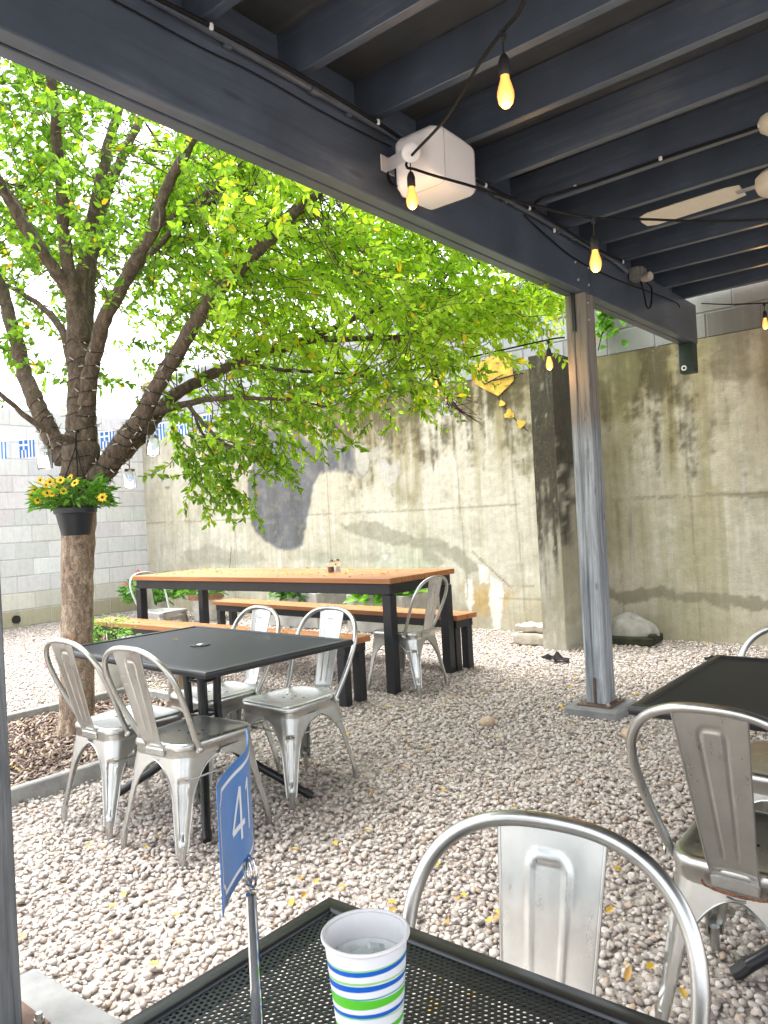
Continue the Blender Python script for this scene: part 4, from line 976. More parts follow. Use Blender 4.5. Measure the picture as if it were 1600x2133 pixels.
# hanging edge of the crown as surveyed: bearing against lowest leaf
EDG = [(-600, 700), (-200, 800), (0, 880), (60, 890), (130, 850), (200, 860), (250, 880), (310, 870), (345, 930), (365, 985), (440, 1045), (520, 1030), (585, 950), (625, 880), (700, 868), (760, 868), (860, 850), (900, 835), (950, 760), (1000, 745), (1060, 728), (1120, 705), (1160, 635), (1190, 520)]
ex_, ey_ = np.array(EDG).T
LV = []; LFt = []; LT = []
def put_leaf(p, d, nrm, L_, wd, tint):
    d = d / (np.linalg.norm(d) + 1e-9); nrm = nrm - d * (nrm @ d); nrm /= np.linalg.norm(nrm) + 1e-9; s_ = np.cross(d, nrm); o = len(LV)
    f = nrm * wd * .28
    LV.extend([p, p + d * L_ * .30 + s_ * wd * .46 + f, p + d * L_ * .68 + s_ * wd * .36 + f, p + d * L_, p + d * L_ * .68 - s_ * wd * .36 + f, p + d * L_ * .30 - s_ * wd * .46 + f])
    LFt.extend([(o, o + 1, o + 2, o + 3), (o, o + 3, o + 4, o + 5)]); LT.extend([tint, tint])
def twig(c, outd, length, nl, base_t):
    outd = outd / np.linalg.norm(outd); P = []; d = outd.copy(); p = c.copy(); k = 6
    for i in range(k + 1):
        P.append(p.copy()); d = d + rng.normal(0, .16, 3) + np.array([0, 0, -.07]); d /= np.linalg.norm(d); p = p + d * length / k
    TW.tube([Vector(q) for q in P], [.0026 * (1 - .75 * i / k) + .0005 for i in range(k + 1)], 4, False)
    for j in range(nl):
        f = (j + rng.random()) / nl * k; i = min(int(f), k - 1); q = P[i] + (P[i + 1] - P[i]) * (f - i); t = P[i + 1] - P[i]; t /= np.linalg.norm(t)
        sd_ = np.cross(t, rng.normal(0, 1, 3)); sd_ /= np.linalg.norm(sd_) + 1e-9
        dd = t * .55 + sd_ * .8 + np.array([0, 0, -.25]) + rng.normal(0, .15, 3)
        nr = np.array([0, 0, 1.]) * .55 + rng.normal(0, .75, 3); L_ = rng.uniform(.034, .066)
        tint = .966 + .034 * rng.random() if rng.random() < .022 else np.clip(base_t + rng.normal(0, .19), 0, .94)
        put_leaf(q, dd, nr, L_, L_ * rng.uniform(.48, .62), tint)
    return P
def crown(N):
    made = 0; tries = 0; base = np.array([-4.65, 2.65, 2.0]); BIG = np.array([topix(p) for P, r in LIMBS for p, q in zip(P, r) if q > .02])
    while made < N and tries < N * 60:
        tries += 1
        if rng.random() < .72:
            i = rng.integers(len(LP)); c = LP[i] + rng.normal(0, .42, 3) * np.array([1, 1, .8])
        else:
            a = rng.uniform(0, 2 * pi); r_ = 3.5 * math.sqrt(rng.random()); c = np.array([-4.5 + r_ * cos(a), 3.1 + r_ * sin(a), rng.uniform(2.4, 5.2 - .25 * r_)])
        if c[0] > -2.42 or c[1] > 6.9 or c[0] < -9.5 or c[2] > 5.3: continue
        u, v, d = topix(c)
        if d < 3.3: continue
        if v > np.interp(u, ex_, ey_) - 46 * 4.9 / d: continue
        # thin places where the sky and the blocks show
        keep = 1.
        if u < 330 and v > 560: keep = .42
        if u < 130 and v > 780: keep = .45
        if 300 < u < 420 and 660 < v < 760: keep = .4
        if u > 640 and v > 745: keep = .55
        if u > 880 and v > 640: keep = .62
        if 330 < u < 760 and v > 850: keep = .28
        if 600 < u < 760 and v < 440: keep = .4
        if u < 520 and v < 480: keep = 1.
        if v < -150: keep = .5
        near_ = np.hypot(BIG[:, 0] - u, BIG[:, 1] - v) < 85 * 4.9 / d
        if near_.any() and d < BIG[near_, 2].max() + .1: keep *= .15
        if rng.random() > keep: continue
        dd2 = ((LP - c) ** 2).sum(1) * rng.uniform(.6, 1.6, len(LP)); j = np.argmin(dd2); dj = c - LP[j]; dist = np.linalg.norm(dj)
        if dist > 1.25: continue
        if .12 < dist < .8 and rng.random() < .6:      # shoot from the limb to the twig
            mid = LP[j] + dj * .5 + rng.normal(0, .13, 3) * min(1, dist); P, q = smoothpath([Vector(LP[j]), Vector(mid), Vector(c)], [min(.0045, LR[j] * .8), .0032, .0024], 4); TW.tube(P, q, 4, False)
        od = (c - base); od[2] *= .5; od /= np.linalg.norm(od); od = od + dj / (dist + .1) * .5 + rng.normal(0, .45, 3); od[2] -= .12
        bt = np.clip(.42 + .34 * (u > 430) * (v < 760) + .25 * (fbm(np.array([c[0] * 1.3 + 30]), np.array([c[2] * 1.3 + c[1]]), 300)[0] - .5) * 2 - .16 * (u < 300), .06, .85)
        twig(c, od, rng.uniform(.28, .55), int(rng.integers(22, 34)), bt); made += 1
crown(2200)
# extra drooping shoots that make the hanging fringe
for (u, v, d) in [(370, 940, 4.9), (400, 980, 4.95), (440, 1000, 5.0), (470, 985, 4.9), (520, 985, 4.85), (560, 960, 4.8), (430, 930, 5), (500, 930, 4.9), (545, 915, 4.85), (380, 900, 5), (455, 905, 4.95), (580, 890, 4.9), (480, 880, 5), (520, 890, 5), (350, 900, 5), (410, 1000, 5), (455, 1010, 5), (500, 960, 4.9), (575, 930, 4.8), (395, 955, 5), (425, 970, 5), (540, 950, 4.85), (360, 925, 5), (480, 960, 4.95), (700, 860, 5.1), (760, 860, 5.2), (820, 840, 5.3), (870, 830, 5.4), (740, 830, 5.1), (800, 815, 5.3), (660, 840, 5.0)]:
    for k in range(2):
        c = np.array(atd(u + rng.normal(0, 14), v + rng.normal(0, 12), d + rng.normal(0, .12))); twig(c, np.array([.2, .1, -.55]) + rng.normal(0, .5, 3), rng.uniform(.22, .36), int(rng.integers(18, 28)), .40)
tl_ = TW.build('twigs', 'bark', tree, TB, ang=80); tl_['kind'] = 'stuff'
def leafmesh(name, mat, V, F, T, parent=None, org=(0, 0, 0)):
    me = bpy.data.meshes.new(name); me.from_pydata((np.array(V) - np.array(org)).tolist(), [], F); at = me.attributes.new('tint', 'FLOAT', 'FACE'); at.data.foreach_set('value', np.array(T, np.float32))
    o = bpy.data.objects.new(name, me); C.objects.link(o); me.materials.append(M[mat]); me.polygons.foreach_set('use_smooth', [True] * len(F))
    if parent: o.parent = parent
    return o
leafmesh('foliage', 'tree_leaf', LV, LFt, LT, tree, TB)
print('leaves', len(LT) // 2)
# dead twigs at the broken stub
b = MB()
for k in range(16):
    a = np.array(atd(930 + 6 * random.random(), 822 + 30 * random.random(), 5.6)); q = np.array(atd(940 + 70 * random.random(), 860 + 30 * random.random() - (k % 3) * 25, 5.6 + random.uniform(-.1, .1))); mid = (a + q) / 2 + rng.normal(0, .03, 3)
    P, r = smoothpath([Vector(a), Vector(mid), Vector(q)], [.004, .003, .0012], 5); b.tube(P, r, 4, False)
b.build('dead_shoots', 'dead_vine', tree, TB)
# fairy lights wound round the forks
def wind(P, r, turns, b, bb, t0=0., t1=1.):
    k = len(P); n = int(turns * 14); pts = []
    for i in range(n + 1):
        f = (t0 + (t1 - t0) * i / n) * (k - 1); j = min(int(f), k - 2); p = P[j].lerp(P[j + 1], f - j); rad = r[j] + (r[j + 1] - r[j]) * (f - j); t = (P[j + 1] - P[j]).normalized(); u_ = t.orthogonal().normalized(); v_ = t.cross(u_); a = 2 * pi * i / 14
        q = p + (u_ * cos(a) + v_ * sin(a)) * (rad + .004 + random.uniform(0, .003)); pts.append(q)
        if i % 4 == 0:
            dr = (q - p).normalized() * .7 + Vector((random.gauss(0, .5), random.gauss(0, .5), random.gauss(0, .5))); dr.normalize(); bb.tube([q, q + dr * .016, q + dr * .034], [.0032, .0036, .0015], 5)
    b.tube(pts, .0022, 4, False)
b = MB(); bb = MB(); keys = list(LD)
wind(tk, tr_, 9, b, bb, .46, .86); wind(*LIMBS[keys.index('E')], 15, b, bb, 0, .35); wind(*LIMBS[keys.index('F')], 16, b, bb, 0, .32); wind(*LIMBS[keys.index('H')], 7, b, bb, 0, .28); wind(*LIMBS[keys.index('D')], 6, b, bb, 0, .22)
fl = b.build('fairy_light_string', 'wire_dark', None, (0, 0, 0)); tag(fl, 'dark fairy light wire wound round the trunk and lower limbs of the tree', 'fairy lights')
bb.build('bulbs', 'fairy_bulb', fl)['kind'] = 'stuff'

# small plants: leaves on stems, own mesh for each bloom
def plant(parent, org, c, rad, h, n, mat='plant_leaf', L_=.07, wd=.4, droop=.3, tint=.5):
    V0 = len(LV); LV.clear(); LFt.clear(); LT.clear(); c = np.array(c); st = MB()
    for k in range(n):
        a = rng.uniform(0, 2 * pi); rr_ = rad * math.sqrt(rng.random()); z = h * rng.uniform(.15, 1) * (1 - .35 * (rr_ / rad) ** 2); p = c + np.array([rr_ * cos(a), rr_ * sin(a), z])
        if k % 4 == 0: st.tube([Vector(c + np.array([rr_ * .25 * cos(a), rr_ * .25 * sin(a), 0])), Vector(c + np.array([rr_ * .7 * cos(a), rr_ * .7 * sin(a), z * .6])), Vector(p)], [.003, .0025, .0015], 4, False)
        d = np.array([cos(a), sin(a), .35 - droop * rng.random() * 2]) + rng.normal(0, .35, 3); l = L_ * rng.uniform(.6, 1.25)
        put_leaf(p, d, np.array([0, 0, 1.]) + rng.normal(0, .4, 3), l, l * wd * rng.uniform(.85, 1.15), np.clip(tint + rng.normal(0, .2), 0, 1))
    st.build('stems', 'plant_leaf_stem', parent, org); return leafmesh('foliage', mat, LV, LFt, LT, parent, org)
simple('plant_leaf_stem', (.09, .13, .03), .7, 0., .3)
def bloom(parent, org, c, r, mat, n=10, face=None, centre=True):
    c = Vector(c); face = (Vector(face) if face is not None else (EYEP - c) + Vector((random.gauss(0, 1), random.gauss(0, 1), 1.5 + random.random()))).normalized(); u_ = face.orthogonal().normalized(); v_ = face.cross(u_); b = MB()
    for k in range(n):
        a = 2 * pi * k / n + random.uniform(-.1, .1); d = u_ * cos(a) + v_ * sin(a); s_ = face.cross(d); l = r * random.uniform(.88, 1.1); w_ = r * .24
        b.add([c + d * r * .2, c + d * l * .6 + s_ * w_ + face * r * .1, c + d * l, c + d * l * .6 - s_ * w_ + face * r * .1], [(0, 1, 2, 3)])
    f = b.build('flower', mat, parent, org, False)
    if centre: b = MB(); b.ball(c + face * r * .05, r * .27, 8, 5); b.build('flower_centre', 'flower_centre', f, org)
# hanging pot on the trunk
HP = atd(158, 1084, 4.66); hp = thing('hanging_pot', 'black plastic pot of yellow daisies hung on the tree trunk', 'flower pot', HP)
rt_ = .124; b = MB(); b.lathe([(0, -.09), (.082, -.09), (.086, -.084), (rt_ - .012, .035), (rt_ - .008, .04), (rt_, .045), (rt_ + .003, .075), (rt_ - .004, .08), (rt_ - .012, .06), (0, .05)], 32, HP); b.build('pot', 'pot_plastic', hp, HP, ang=40)
b = MB()
for a in (.3, 2.4, 4.5): b.tube([HP + Vector((rt_ * cos(a), rt_ * sin(a), .07)), atd(158, 930, 4.78)], .0035, 5)
b.tube([atd(158, 935, 4.78), atd(158, 905, 4.79), atd(162, 896, 4.81), atd(166, 905, 4.83)], .005, 6); b.build('hanger', 'wire_dark', hp, HP)
plant(hp, HP, HP + Vector((0, 0, .06)), .215, .20, 520, 'plant_leaf', .075, .34, .35, .66)
for px, py, dd in [(126, 1000, .12), (156, 1006, .14), (98, 1027, .12), (108, 1028, .13), (78, 1042, .1), (88, 1022, .05), (132, 1023, .14), (213, 1036, .1), (72, 1020, 0), (96, 1010, .05), (146, 996, .0), (118, 1015, .14), (104, 1004, .08), (66, 1032, .02), (84, 1000, .0)]:
    p = atd(px, py, 4.58 - dd); r_ = random.uniform(.021, .031)
    bloom(hp, HP, p, r_, 'petal_yellow', 11, (EYEP - p).normalized() + Vector((random.gauss(0, .35), random.gauss(0, .35), .35)))
def pot_thing(name, lab, c, r0_, r1_, h, mat, prad, ph, n, tint, L_=.08, rim=False, flowers=(), wd=.5, cat='potted plant', rimmat=None):
    t = thing(name, lab, cat, c); c = Vector(c); b = MB(); prof = [(0, 0), (r0_, 0), (r1_, h), (r1_ - .012, h), (r1_ - .02, h - .03), (0, h - .03)]
    b.lathe(prof, 28, c); b.build('pot', mat, t, c, ang=40)
    if rim: b = MB(); b.lathe([(r1_ - .002, h - .07), (r1_ + .014, h - .065), (r1_ + .016, h + .004), (r1_ - .01, h + .006), (r1_ - .014, h - .02)], 28, c, cap=False); b.build('pot_rim', rimmat or mat, t, c, ang=40)
    plant(t, c, c + Vector((0, 0, h - .02)), prad, ph, n, 'plant_leaf', L_, wd, .35, tint)
    for (p, r_, m_) in flowers: bloom(t, c, p, r_, m_, 7, None, False)
p = onz(213, 1452, .0); cx = Vector((p.x - .02, p.y + .1, 0))
pot_thing('flower_pot', 'tall white pot of pink flowers just behind the tree trunk', cx, .105, .125, .33, 'pale_pot', .20, .34, 260, .8, .05, flowers=[(atd(222, 1340, 6.15), .026, 'petal_pink'), (atd(214, 1330, 6.1), .022, 'petal_pink'), (atd(98, 1385, 5.9), .026, 'petal_pink'), (atd(216, 1372, 6.1), .022, 'petal_pink')], wd=.45)
pot_thing('flower_pot', 'clay rimmed pot with a leafy plant by the wall, behind the wooden table end', ony(405, 1292, 6.75) * 0 + Vector((-8.75, 6.75, 0)), .17, .23, .36, 'pale_pot', .34, .26, 300, .6, .11, True, rimmat='terracotta')
pot_thing('flower_pot', 'pot of dark green foliage with a red bloom in the far corner', Vector((-9.55, 6.45, 0)), .16, .20, .26, 'pale_pot', .42, .40, 400, .35, .12, False, flowers=[(ony(288, 1193, 6.3), .05, 'petal_red'), (ony(262, 1216, 6.3), .04, 'petal_red')])
def planter(x0, x1, lab, tint):
    c = Vector(((x0 + x1) / 2, 6.95, 0)); t = thing('concrete_planter', lab, 'planter', c, 0, 'concrete planters along the wall'); b = MB(); w_ = x1 - x0; d_ = .62; h = .42
    for sy in (-1, 1): b.box(c + Vector((0, sy * (d_ / 2 - .03), h / 2)), (w_, .06, h), None, .006)
    for sx in (-1, 1): b.box(c + Vector((sx * (w_ / 2 - .03), 0, h / 2)), (.06, d_ - .124, h), None, .006)
    b.build('trough', 'planter_concrete', t, c, False); b = MB(); b.box(c + Vector((0, 0, .18)), (w_ - .13, d_ - .13, .34)); b.build('earth', 'soil', t, c, False)
    plant(t, c, c + Vector((0, -.05, .33)), w_ * .42, .33, 300, 'plant_leaf', .16, .5, .3, tint)
planter(-6.02, -5.2, 'concrete planter by the wall with broad green leaves, right one of the pair', .7); planter(-7.35, -6.5, 'concrete planter by the wall with dark leafy plants, left one of the pair', .3)

# ================================================================== mason jars, flags
def jar(px, py, d, wpx, hang, lab):
    sc_ = wpx / FOC * d / .088; top = atd(px, py, d); t = thing('mason_jar', lab, 'jar', top, random.uniform(0, 3), 'glass jars hung in the tree'); h = .135 * sc_; r = .042 * sc_; o = Vector((0, 0, 0))
    b = MB(); b.lathe([(0, -h), (r * .85, -h), (r, -h * .93), (r, -h * .28), (r * .93, -h * .17), (r * .78, -h * .10), (r * .78, 0), (r * .70, 0), (r * .70, -h * .10), (r * .92, -h * .24), (r * .92, -h * .92), (0, -h * .95)], 20); b.build('glass', 'jar_glass', t, ang=50)
    b = MB(); b.lathe([(r * .84, -h * .11), (r * .84, -.002), (r * .80, .003), (r * .5, .004), (r * .5, -.002)], 20); b.build('lid', 'lid_metal', t, ang=40)
    b = MB(); hh = hang / FOC * d; b.tube([(r * .84, 0, -h * .05), (r * .8, 0, hh * .3), (r * .3, 0, hh * .85), (0, 0, hh), (-r * .3, 0, hh * .85), (-r * .8, 0, hh * .3), (-r * .84, 0, -h * .05)], .0022, 5); b.build('handle', 'wire_steel', t)
for q in [(92, 930, 4.70, 32, 40, 'empty glass jar hanging left of the trunk, biggest of the jars'), (317, 908, 4.9, 28, 45, 'glass jar on a wire hanging in front of the corner of the two walls'),
          (270, 978, 5.0, 26, 40, 'glass jar hanging low against the block wall right of the trunk'), (203, 935, 5.15, 18, 30, 'glass jar mostly hidden behind the trunk fork'),
          (472, 932, 5.0, 20, 40, 'glass jar among the drooping leaves above the left edge of the mural'), (616, 772, 5.3, 24, 30, 'glass jar high among the leaves, above another jar'),
          (624, 860, 5.2, 25, 60, 'glass jar hanging above the right shoulder of the grey mural'), (819, 728, 5.4, 25, 30, 'glass jar in the leaves near the pale block course'),
          (930, 832, 5.55, 22, 30, 'tilted glass jar hanging from the broken branch stub')]: jar(*q)
def bunting():
    A, B_ = Vector((-10.85, 3.6, 2.52)), Vector((-9.0, 7.25, 2.95)); t = thing('flag_bunting', 'string of small blue and white striped flags along the block wall', 'bunting', A)
    def pt(f): p = A.lerp(B_, f); p.z -= .22 * 4 * f * (1 - f) * .5; return p
    b = MB(); b.tube([pt(i / 40) for i in range(41)], .006, 5); b.build('cord', 'flag_white', t, A)
    n = 12
    for k in range(n):
        f0_ = (k + .35) / n; w_, h_ = .185, .235; p = pt(f0_); q = pt(f0_ + w_ / (B_ - A).length); dx = (q - p); tw = random.uniform(-.06, .06); nrm = dx.cross(Vector((0, 0, 1))).normalized()
        def fp(u, v): return p + dx * u + Vector((0, 0, -h_ * v)) + nrm * (.018 * sin(u * 5 + k) * v + tw * v) - nrm * 0
        b = MB(); b.grid(lambda u, v: fp(u, v), 9, 6); fg = b.build('flag', 'flag_white', t, A, ang=80)
        b = MB()
        for j in range(9):
            if j % 2 == 0:
                v0 = .56 if j < 5 else 0
                for sg in (-1, 1): b.grid(lambda u, v: fp((j + u) / 9, v0 + (1 - v0) * v) + nrm * .0022 * sg, 1, 6)
        for sg in (-1, 1):
            for (a0, a1, c0, c1) in [(0, .222, 0, .225), (.333, .555, 0, .225), (0, .222, .335, .56), (.333, .555, .335, .56)]: b.grid(lambda u, v: fp(a0 + (a1 - a0) * u, c0 + (c1 - c0) * v) + nrm * .0022 * sg, 2, 2)
        b.build('stripes', 'flag_blue', fg, A, ang=80)
bunting()

# ================================================================== string lights, conduit, speaker, fan
def bulb(parent, org, top, drop, sc_=1.):
    """lead, socket and lit glass bulb hanging from the cable at top"""
    top = Vector(top); b = MB(); b.box(top, (.018 * sc_, .018 * sc_, .03 * sc_), None, .004); b.tube([top, top - Vector((0, 0, drop))], .0028, 6)
    s0 = top - Vector((0, 0, drop)); b.lathe([(0, .004), (.008 * sc_, .002), (.013 * sc_, -.008 * sc_), (.0165 * sc_, -.02 * sc_), (.0165 * sc_, -.052 * sc_), (.0145 * sc_, -.056 * sc_), (0, -.056 * sc_)], 14, s0); so_ = b.build('socket', 'black_plastic', parent, org, ang=40)
    b = MB(); z0 = -.054 * sc_; b.lathe([(.012 * sc_, z0), (.0125 * sc_, z0 - .010 * sc_), (.018 * sc_, z0 - .028 * sc_), (.0232 * sc_, z0 - .048 * sc_), (.0235 * sc_, z0 - .060 * sc_), (.019 * sc_, z0 - .077 * sc_), (.010 * sc_, z0 - .087 * sc_), (0, z0 - .089 * sc_)], 20, s0); bu = b.build('bulb', 'bulb_glow', parent, org, ang=80)
    l = bpy.data.lights.new('bulb_light', 'POINT'); l.energy = BULB_W; l.color = (1, .55, .2); l.shadow_soft_size = .024; lo = bpy.data.objects.new('bulb_light', l); C.objects.link(lo); lo.parent = parent; lo.location = s0 + Vector((0, 0, z0 - .11 * sc_)) - Vector(org)
BULB_W = .4
def sag(pts, n=10, r=.0052):
    P, q = smoothpath(pts, [r] * len(pts), n); return P, q
def string(lab, pts, bulbs, r=.0055):
    P, q = sag(pts, 8, r); t = thing('string_light', lab, 'string light', P[0], 0, 'warm string lights'); b = MB(); b.tube(P, q, 7); b.build('cable', 'wire_dark', t, P[0])
    for (p, dr, s_) in bulbs: bulb(t, P[0], p, dr, s_)
b1 = atd(1047, 74, 2.1); b2 = atd(854, 328, 3.0); b3 = atd(1236, 458, 3.05)
string('string light cable with three bulbs crossing under the pergola past the white speaker', [atd(1096, -14, 1.95), atd(1078, 30, 2.03), b1 + Vector((0, 0, .01)), atd(1000, 130, 2.25), atd(930, 245, 2.6), b2, atd(848, 348, 3.03), atd(862, 352, 2.98), atd(905, 366, 2.92), atd(984, 388, 2.92), atd(1100, 425, 2.98), b3 + Vector((0, 0, .008)), atd(1350, 457, 3.2), atd(1480, 461, 3.4), atd(1640, 455, 3.6)], [(b1, .055, 1.), (b2, .06, 1.), (b3, .065, 1.)])
e1 = ony(1592, 634, 6.8)
string('string light with one bulb against the concrete wall in the right corner under the roof', [ony(1462, 632, 7.2), ony(1520, 634, 7.0), e1 + Vector((0, 0, .01)), ony(1700, 628, 6.6)], [(e1, .055, 1.)])
g1, g2, g3 = atd(1142, 711, 4.85), atd(906, 764, 5.35), atd(685, 796, 5.8)
string('outdoor string light running from the post out into the tree leaves', [atd(1176, 703, 4.78), g1 + Vector((0, 0, .01)), atd(1020, 735, 5.1), g2 + Vector((0, 0, .01)), atd(790, 782, 5.6), g3 + Vector((0, 0, .01)), atd(560, 815, 6.0), atd(430, 812, 6.2)], [(g1, .045, .95), (g2, .045, .95), (g3, .045, .95)])
# conduit and junction box along the beam
b = MB(); cx = BX1 + .02; P = [Vector((cx, -.6, BT - .035)), Vector((cx, 5.0, BT - .030)), onx(1306, 566, cx)]; b.tube(P, .0165, 12)
for y in (.9, 2.15, 3.5, 4.4): b.tube([(cx, y - .02, BT - .035), (cx, y + .02, BT - .035)], .0205, 12)
cd = b.build('conduit_pipe', 'pipe_paint'); tag(cd, 'painted conduit pipe clipped along the inside of the pergola beam', 'conduit')
for y in np.arange(.5, 5, .62): b = MB(); b.box((cx - .008, y, BT - .034), (.02, .03, .042), None, .003); b.build('pipe_clip', 'pipe_paint', cd)
jb = thing('junction_box', 'grey floodlight sensor box at the end of the conduit on the beam', 'junction box', onx(1325, 572, -1.96)); J = jb.location
b = MB(); b.box(J, (.07, .11, .09), None, .006); b.box(J + Vector((.045, .0, .005)), (.03, .09, .07), None, .004); b.build('box_body', 'grey_box', jb, J, ang=30)
b = MB(); p = onx(1348, 577, -1.88); b.tube([J + Vector((.04, .02, 0)), p], .014, 8); b.lathe([(0, -.04), (.022, -.04), (.03, -.02), (.03, .03), (.026, .034), (.0, .03)], 16, p, Matrix.Rotation(pi / 2, 3, 'Y') @ Matrix.Rotation(.4, 3, 'X')); b.build('sensor_head', 'stone_grey', jb, J, ang=40)
b = MB(); P, q = smoothpath([J + Vector((.02, .03, -.045)), onx(1341, 610, -1.95), onx(1348, 640, -1.95), onx(1356, 636, -1.95), onx(1357, 600, -1.95), J + Vector((.03, .07, -.04))], [.006] * 6, 6); b.tube(P, q, 7); b.build('cable_loop', 'wire_dark', jb, J)
b = MB(); pts = [onx(x, y, BX1 + .012) for x, y in [(232, -2), (300, 34), (375, 75), (440, 109), (500, 137), (562, 170), (672, 233), (769, 283), (815, 305)]]; P, q = smoothpath(pts, [.003] * 9, 6); b.tube(P, q, 6)
pts = [onx(x, y, BX1 + .012) for x, y in [(1092, 448), (1140, 492), (1200, 540), (1280, 580), (1400, 626), (1416, 640)]]; P, q = smoothpath(pts, [.004] * 6, 6); b.tube(P, q, 6)
tag(b.build('speaker_wire', 'wire_dark'), 'thin dark wire stapled along the face of the beam below the conduit', 'wire')
# heavy black cable stapled under the rafter ends, and the branch to the fan
b = MB(); cpts = [onx(x, y, -1.93) for x, y in [(310, -12), (440, 55), (640, 165), (785, 255), (840, 292)]]; P, q = smoothpath(cpts, [.008] * 5, 7); b.tube(P, q, 8)
cpts = [onx(x, y, -1.93) for x, y in [(985, 372), (1012, 386), (1060, 410), (1103, 434), (1120, 442), (1175, 476), (1230, 512), (1298, 545)]]; P, q = smoothpath(cpts, [.008] * 8, 7); b.tube(P, q, 8)
fy = 1.657 + .445 * 5 - .03; cpts = [onx(1112, 436, -1.93), onx(1130, 412, -1.86), Vector((-1.6, fy, 2.985)), Vector((-1.2, fy, 2.99)), Vector((-.8, fy, 2.99)), Vector((-.55, fy, 3.0))]; P, q = smoothpath(cpts, [.008] * 6, 7); b.tube(P, q, 8)
pc = b.build('power_cable', 'wire_dark'); tag(pc, 'heavy black cable stapled under the rafters and running out to the ceiling fan', 'cable')
for (x, y) in [(440, 55), (788, 254), (1012, 386), (1103, 434), (1155, 480), (1298, 545)]: p = onx(x, y, -1.925); b = MB(); b.box(p, (.012, .014, .022), None, .003); b.build('staple', 'white_plastic', pc)
for x in (-1.7, -1.25, -.8): b = MB(); b.box((x, fy - .01, 2.99), (.016, .012, .02), None, .003); b.build('staple', 'white_plastic', pc)
# loudspeaker
SC_ = onx(903, 352, -1.80); spk = thing('loudspeaker', 'white outdoor loudspeaker on a bracket on the pergola beam', 'loudspeaker', SC_)
def speaker():
    a = (onx(962, 388, -1.80) - onx(846, 318, -1.80)).normalized(); bv = (onx(935, 430, -1.80) - onx(988, 345, -1.80)); bv = (bv - a * bv.dot(a)).normalized(); cv = a.cross(bv); c = SC_
    d_ = (SC_ - EYEP).dot(FW); k = d_ / FOC; b = MB(); rings = []
    for t_, hw, hd in [(-78, 34, 30), (-74, 44, 40), (-62, 54, 50), (-40, 59, 56), (20, 57, 60), (55, 53, 62), (66, 50, 60), (70, 47, 57)]:
        P = rrect(hw * k, hw * k, -hd * k, hd * k, 14 * k, 6); rings.append([c + a * (t_ * k) + bv * x + cv * y for x, y in P])
    n = len(rings[0]); vs = [p for r_ in rings for p in r_]; b.add(vs, [(i * n + j, i * n + (j + 1) % n, (i + 1) * n + (j + 1) % n, (i + 1) * n + j) for i in range(len(rings) - 1) for j in range(n)] + [tuple(range(n))[::-1], tuple((len(rings) - 1) * n + j for j in range(n))])
    cb_ = b.build('cabinet', 'white_plastic', spk, SC_, ang=40)
    for t_, hw, hd in [(-41, 59.3, 56.3), (62, 51.6, 61)]: b = MB(); b.tube([c + a * (t_ * k) + bv * x + cv * y for x, y in rrect(hw * k, hw * k, -hd * k, hd * k, 14 * k, 6)], .0016, 6, closed=True); b.build('seam', 'pale_pot', cb_, SC_)
    b = MB(); gr = [c + a * (70.5 * k) + bv * x + cv * y for x, y in rrect(43 * k, 43 * k, -52 * k, 52 * k, 12 * k, 6)]; g2_ = [p + a * .004 for p in gr]; b.add(gr + g2_, [tuple(n + i for i in range(n))] + [(i, (i + 1) % n, n + (i + 1) % n, n + i) for i in range(n)]); b.build('grille', 'pale_pot', spk, SC_, False)
    # bracket: strap from the beam to a pivot disc on the cabinet
    pv = atd(856, 318, 2.98); bm = onx(806, 345, BX1 + .004); b = MB(); d1 = (pv - bm); l = d1.length; d1.normalize(); up_ = Vector((0, 0, 1)); up_ = (up_ - d1 * up_.dot(d1)).normalized(); o3 = d1.cross(up_); rot = Matrix((d1, o3, up_)).transposed()
    b.box(bm + d1 * l * .45, (l * .9, .006, .055), rot, .002); b.box(bm + Vector((.003, .0, 0)), (.006, .09, .07), None, .002); b.build('bracket', 'white_plastic', spk, SC_, False)
    b = MB(); zz = (EYEP - pv).normalized(); q_ = zz.to_track_quat('Z', 'Y').to_matrix(); b.lathe([(0, -.02), (.034, -.02), (.036, .004), (.030, .010), (.012, .012), (0, .009)], 24, pv, q_); b.build('pivot', 'white_plastic', spk, SC_, ang=40)
    b = MB(); P, q = smoothpath([onx(808, 360, -1.97), onx(812, 378, -1.93), onx(825, 388, -1.9), onx(838, 382, -1.88)], [.006] * 4, 6); b.tube(P, q, 7); b.build('cable', 'wire_dark', spk, SC_)
speaker()
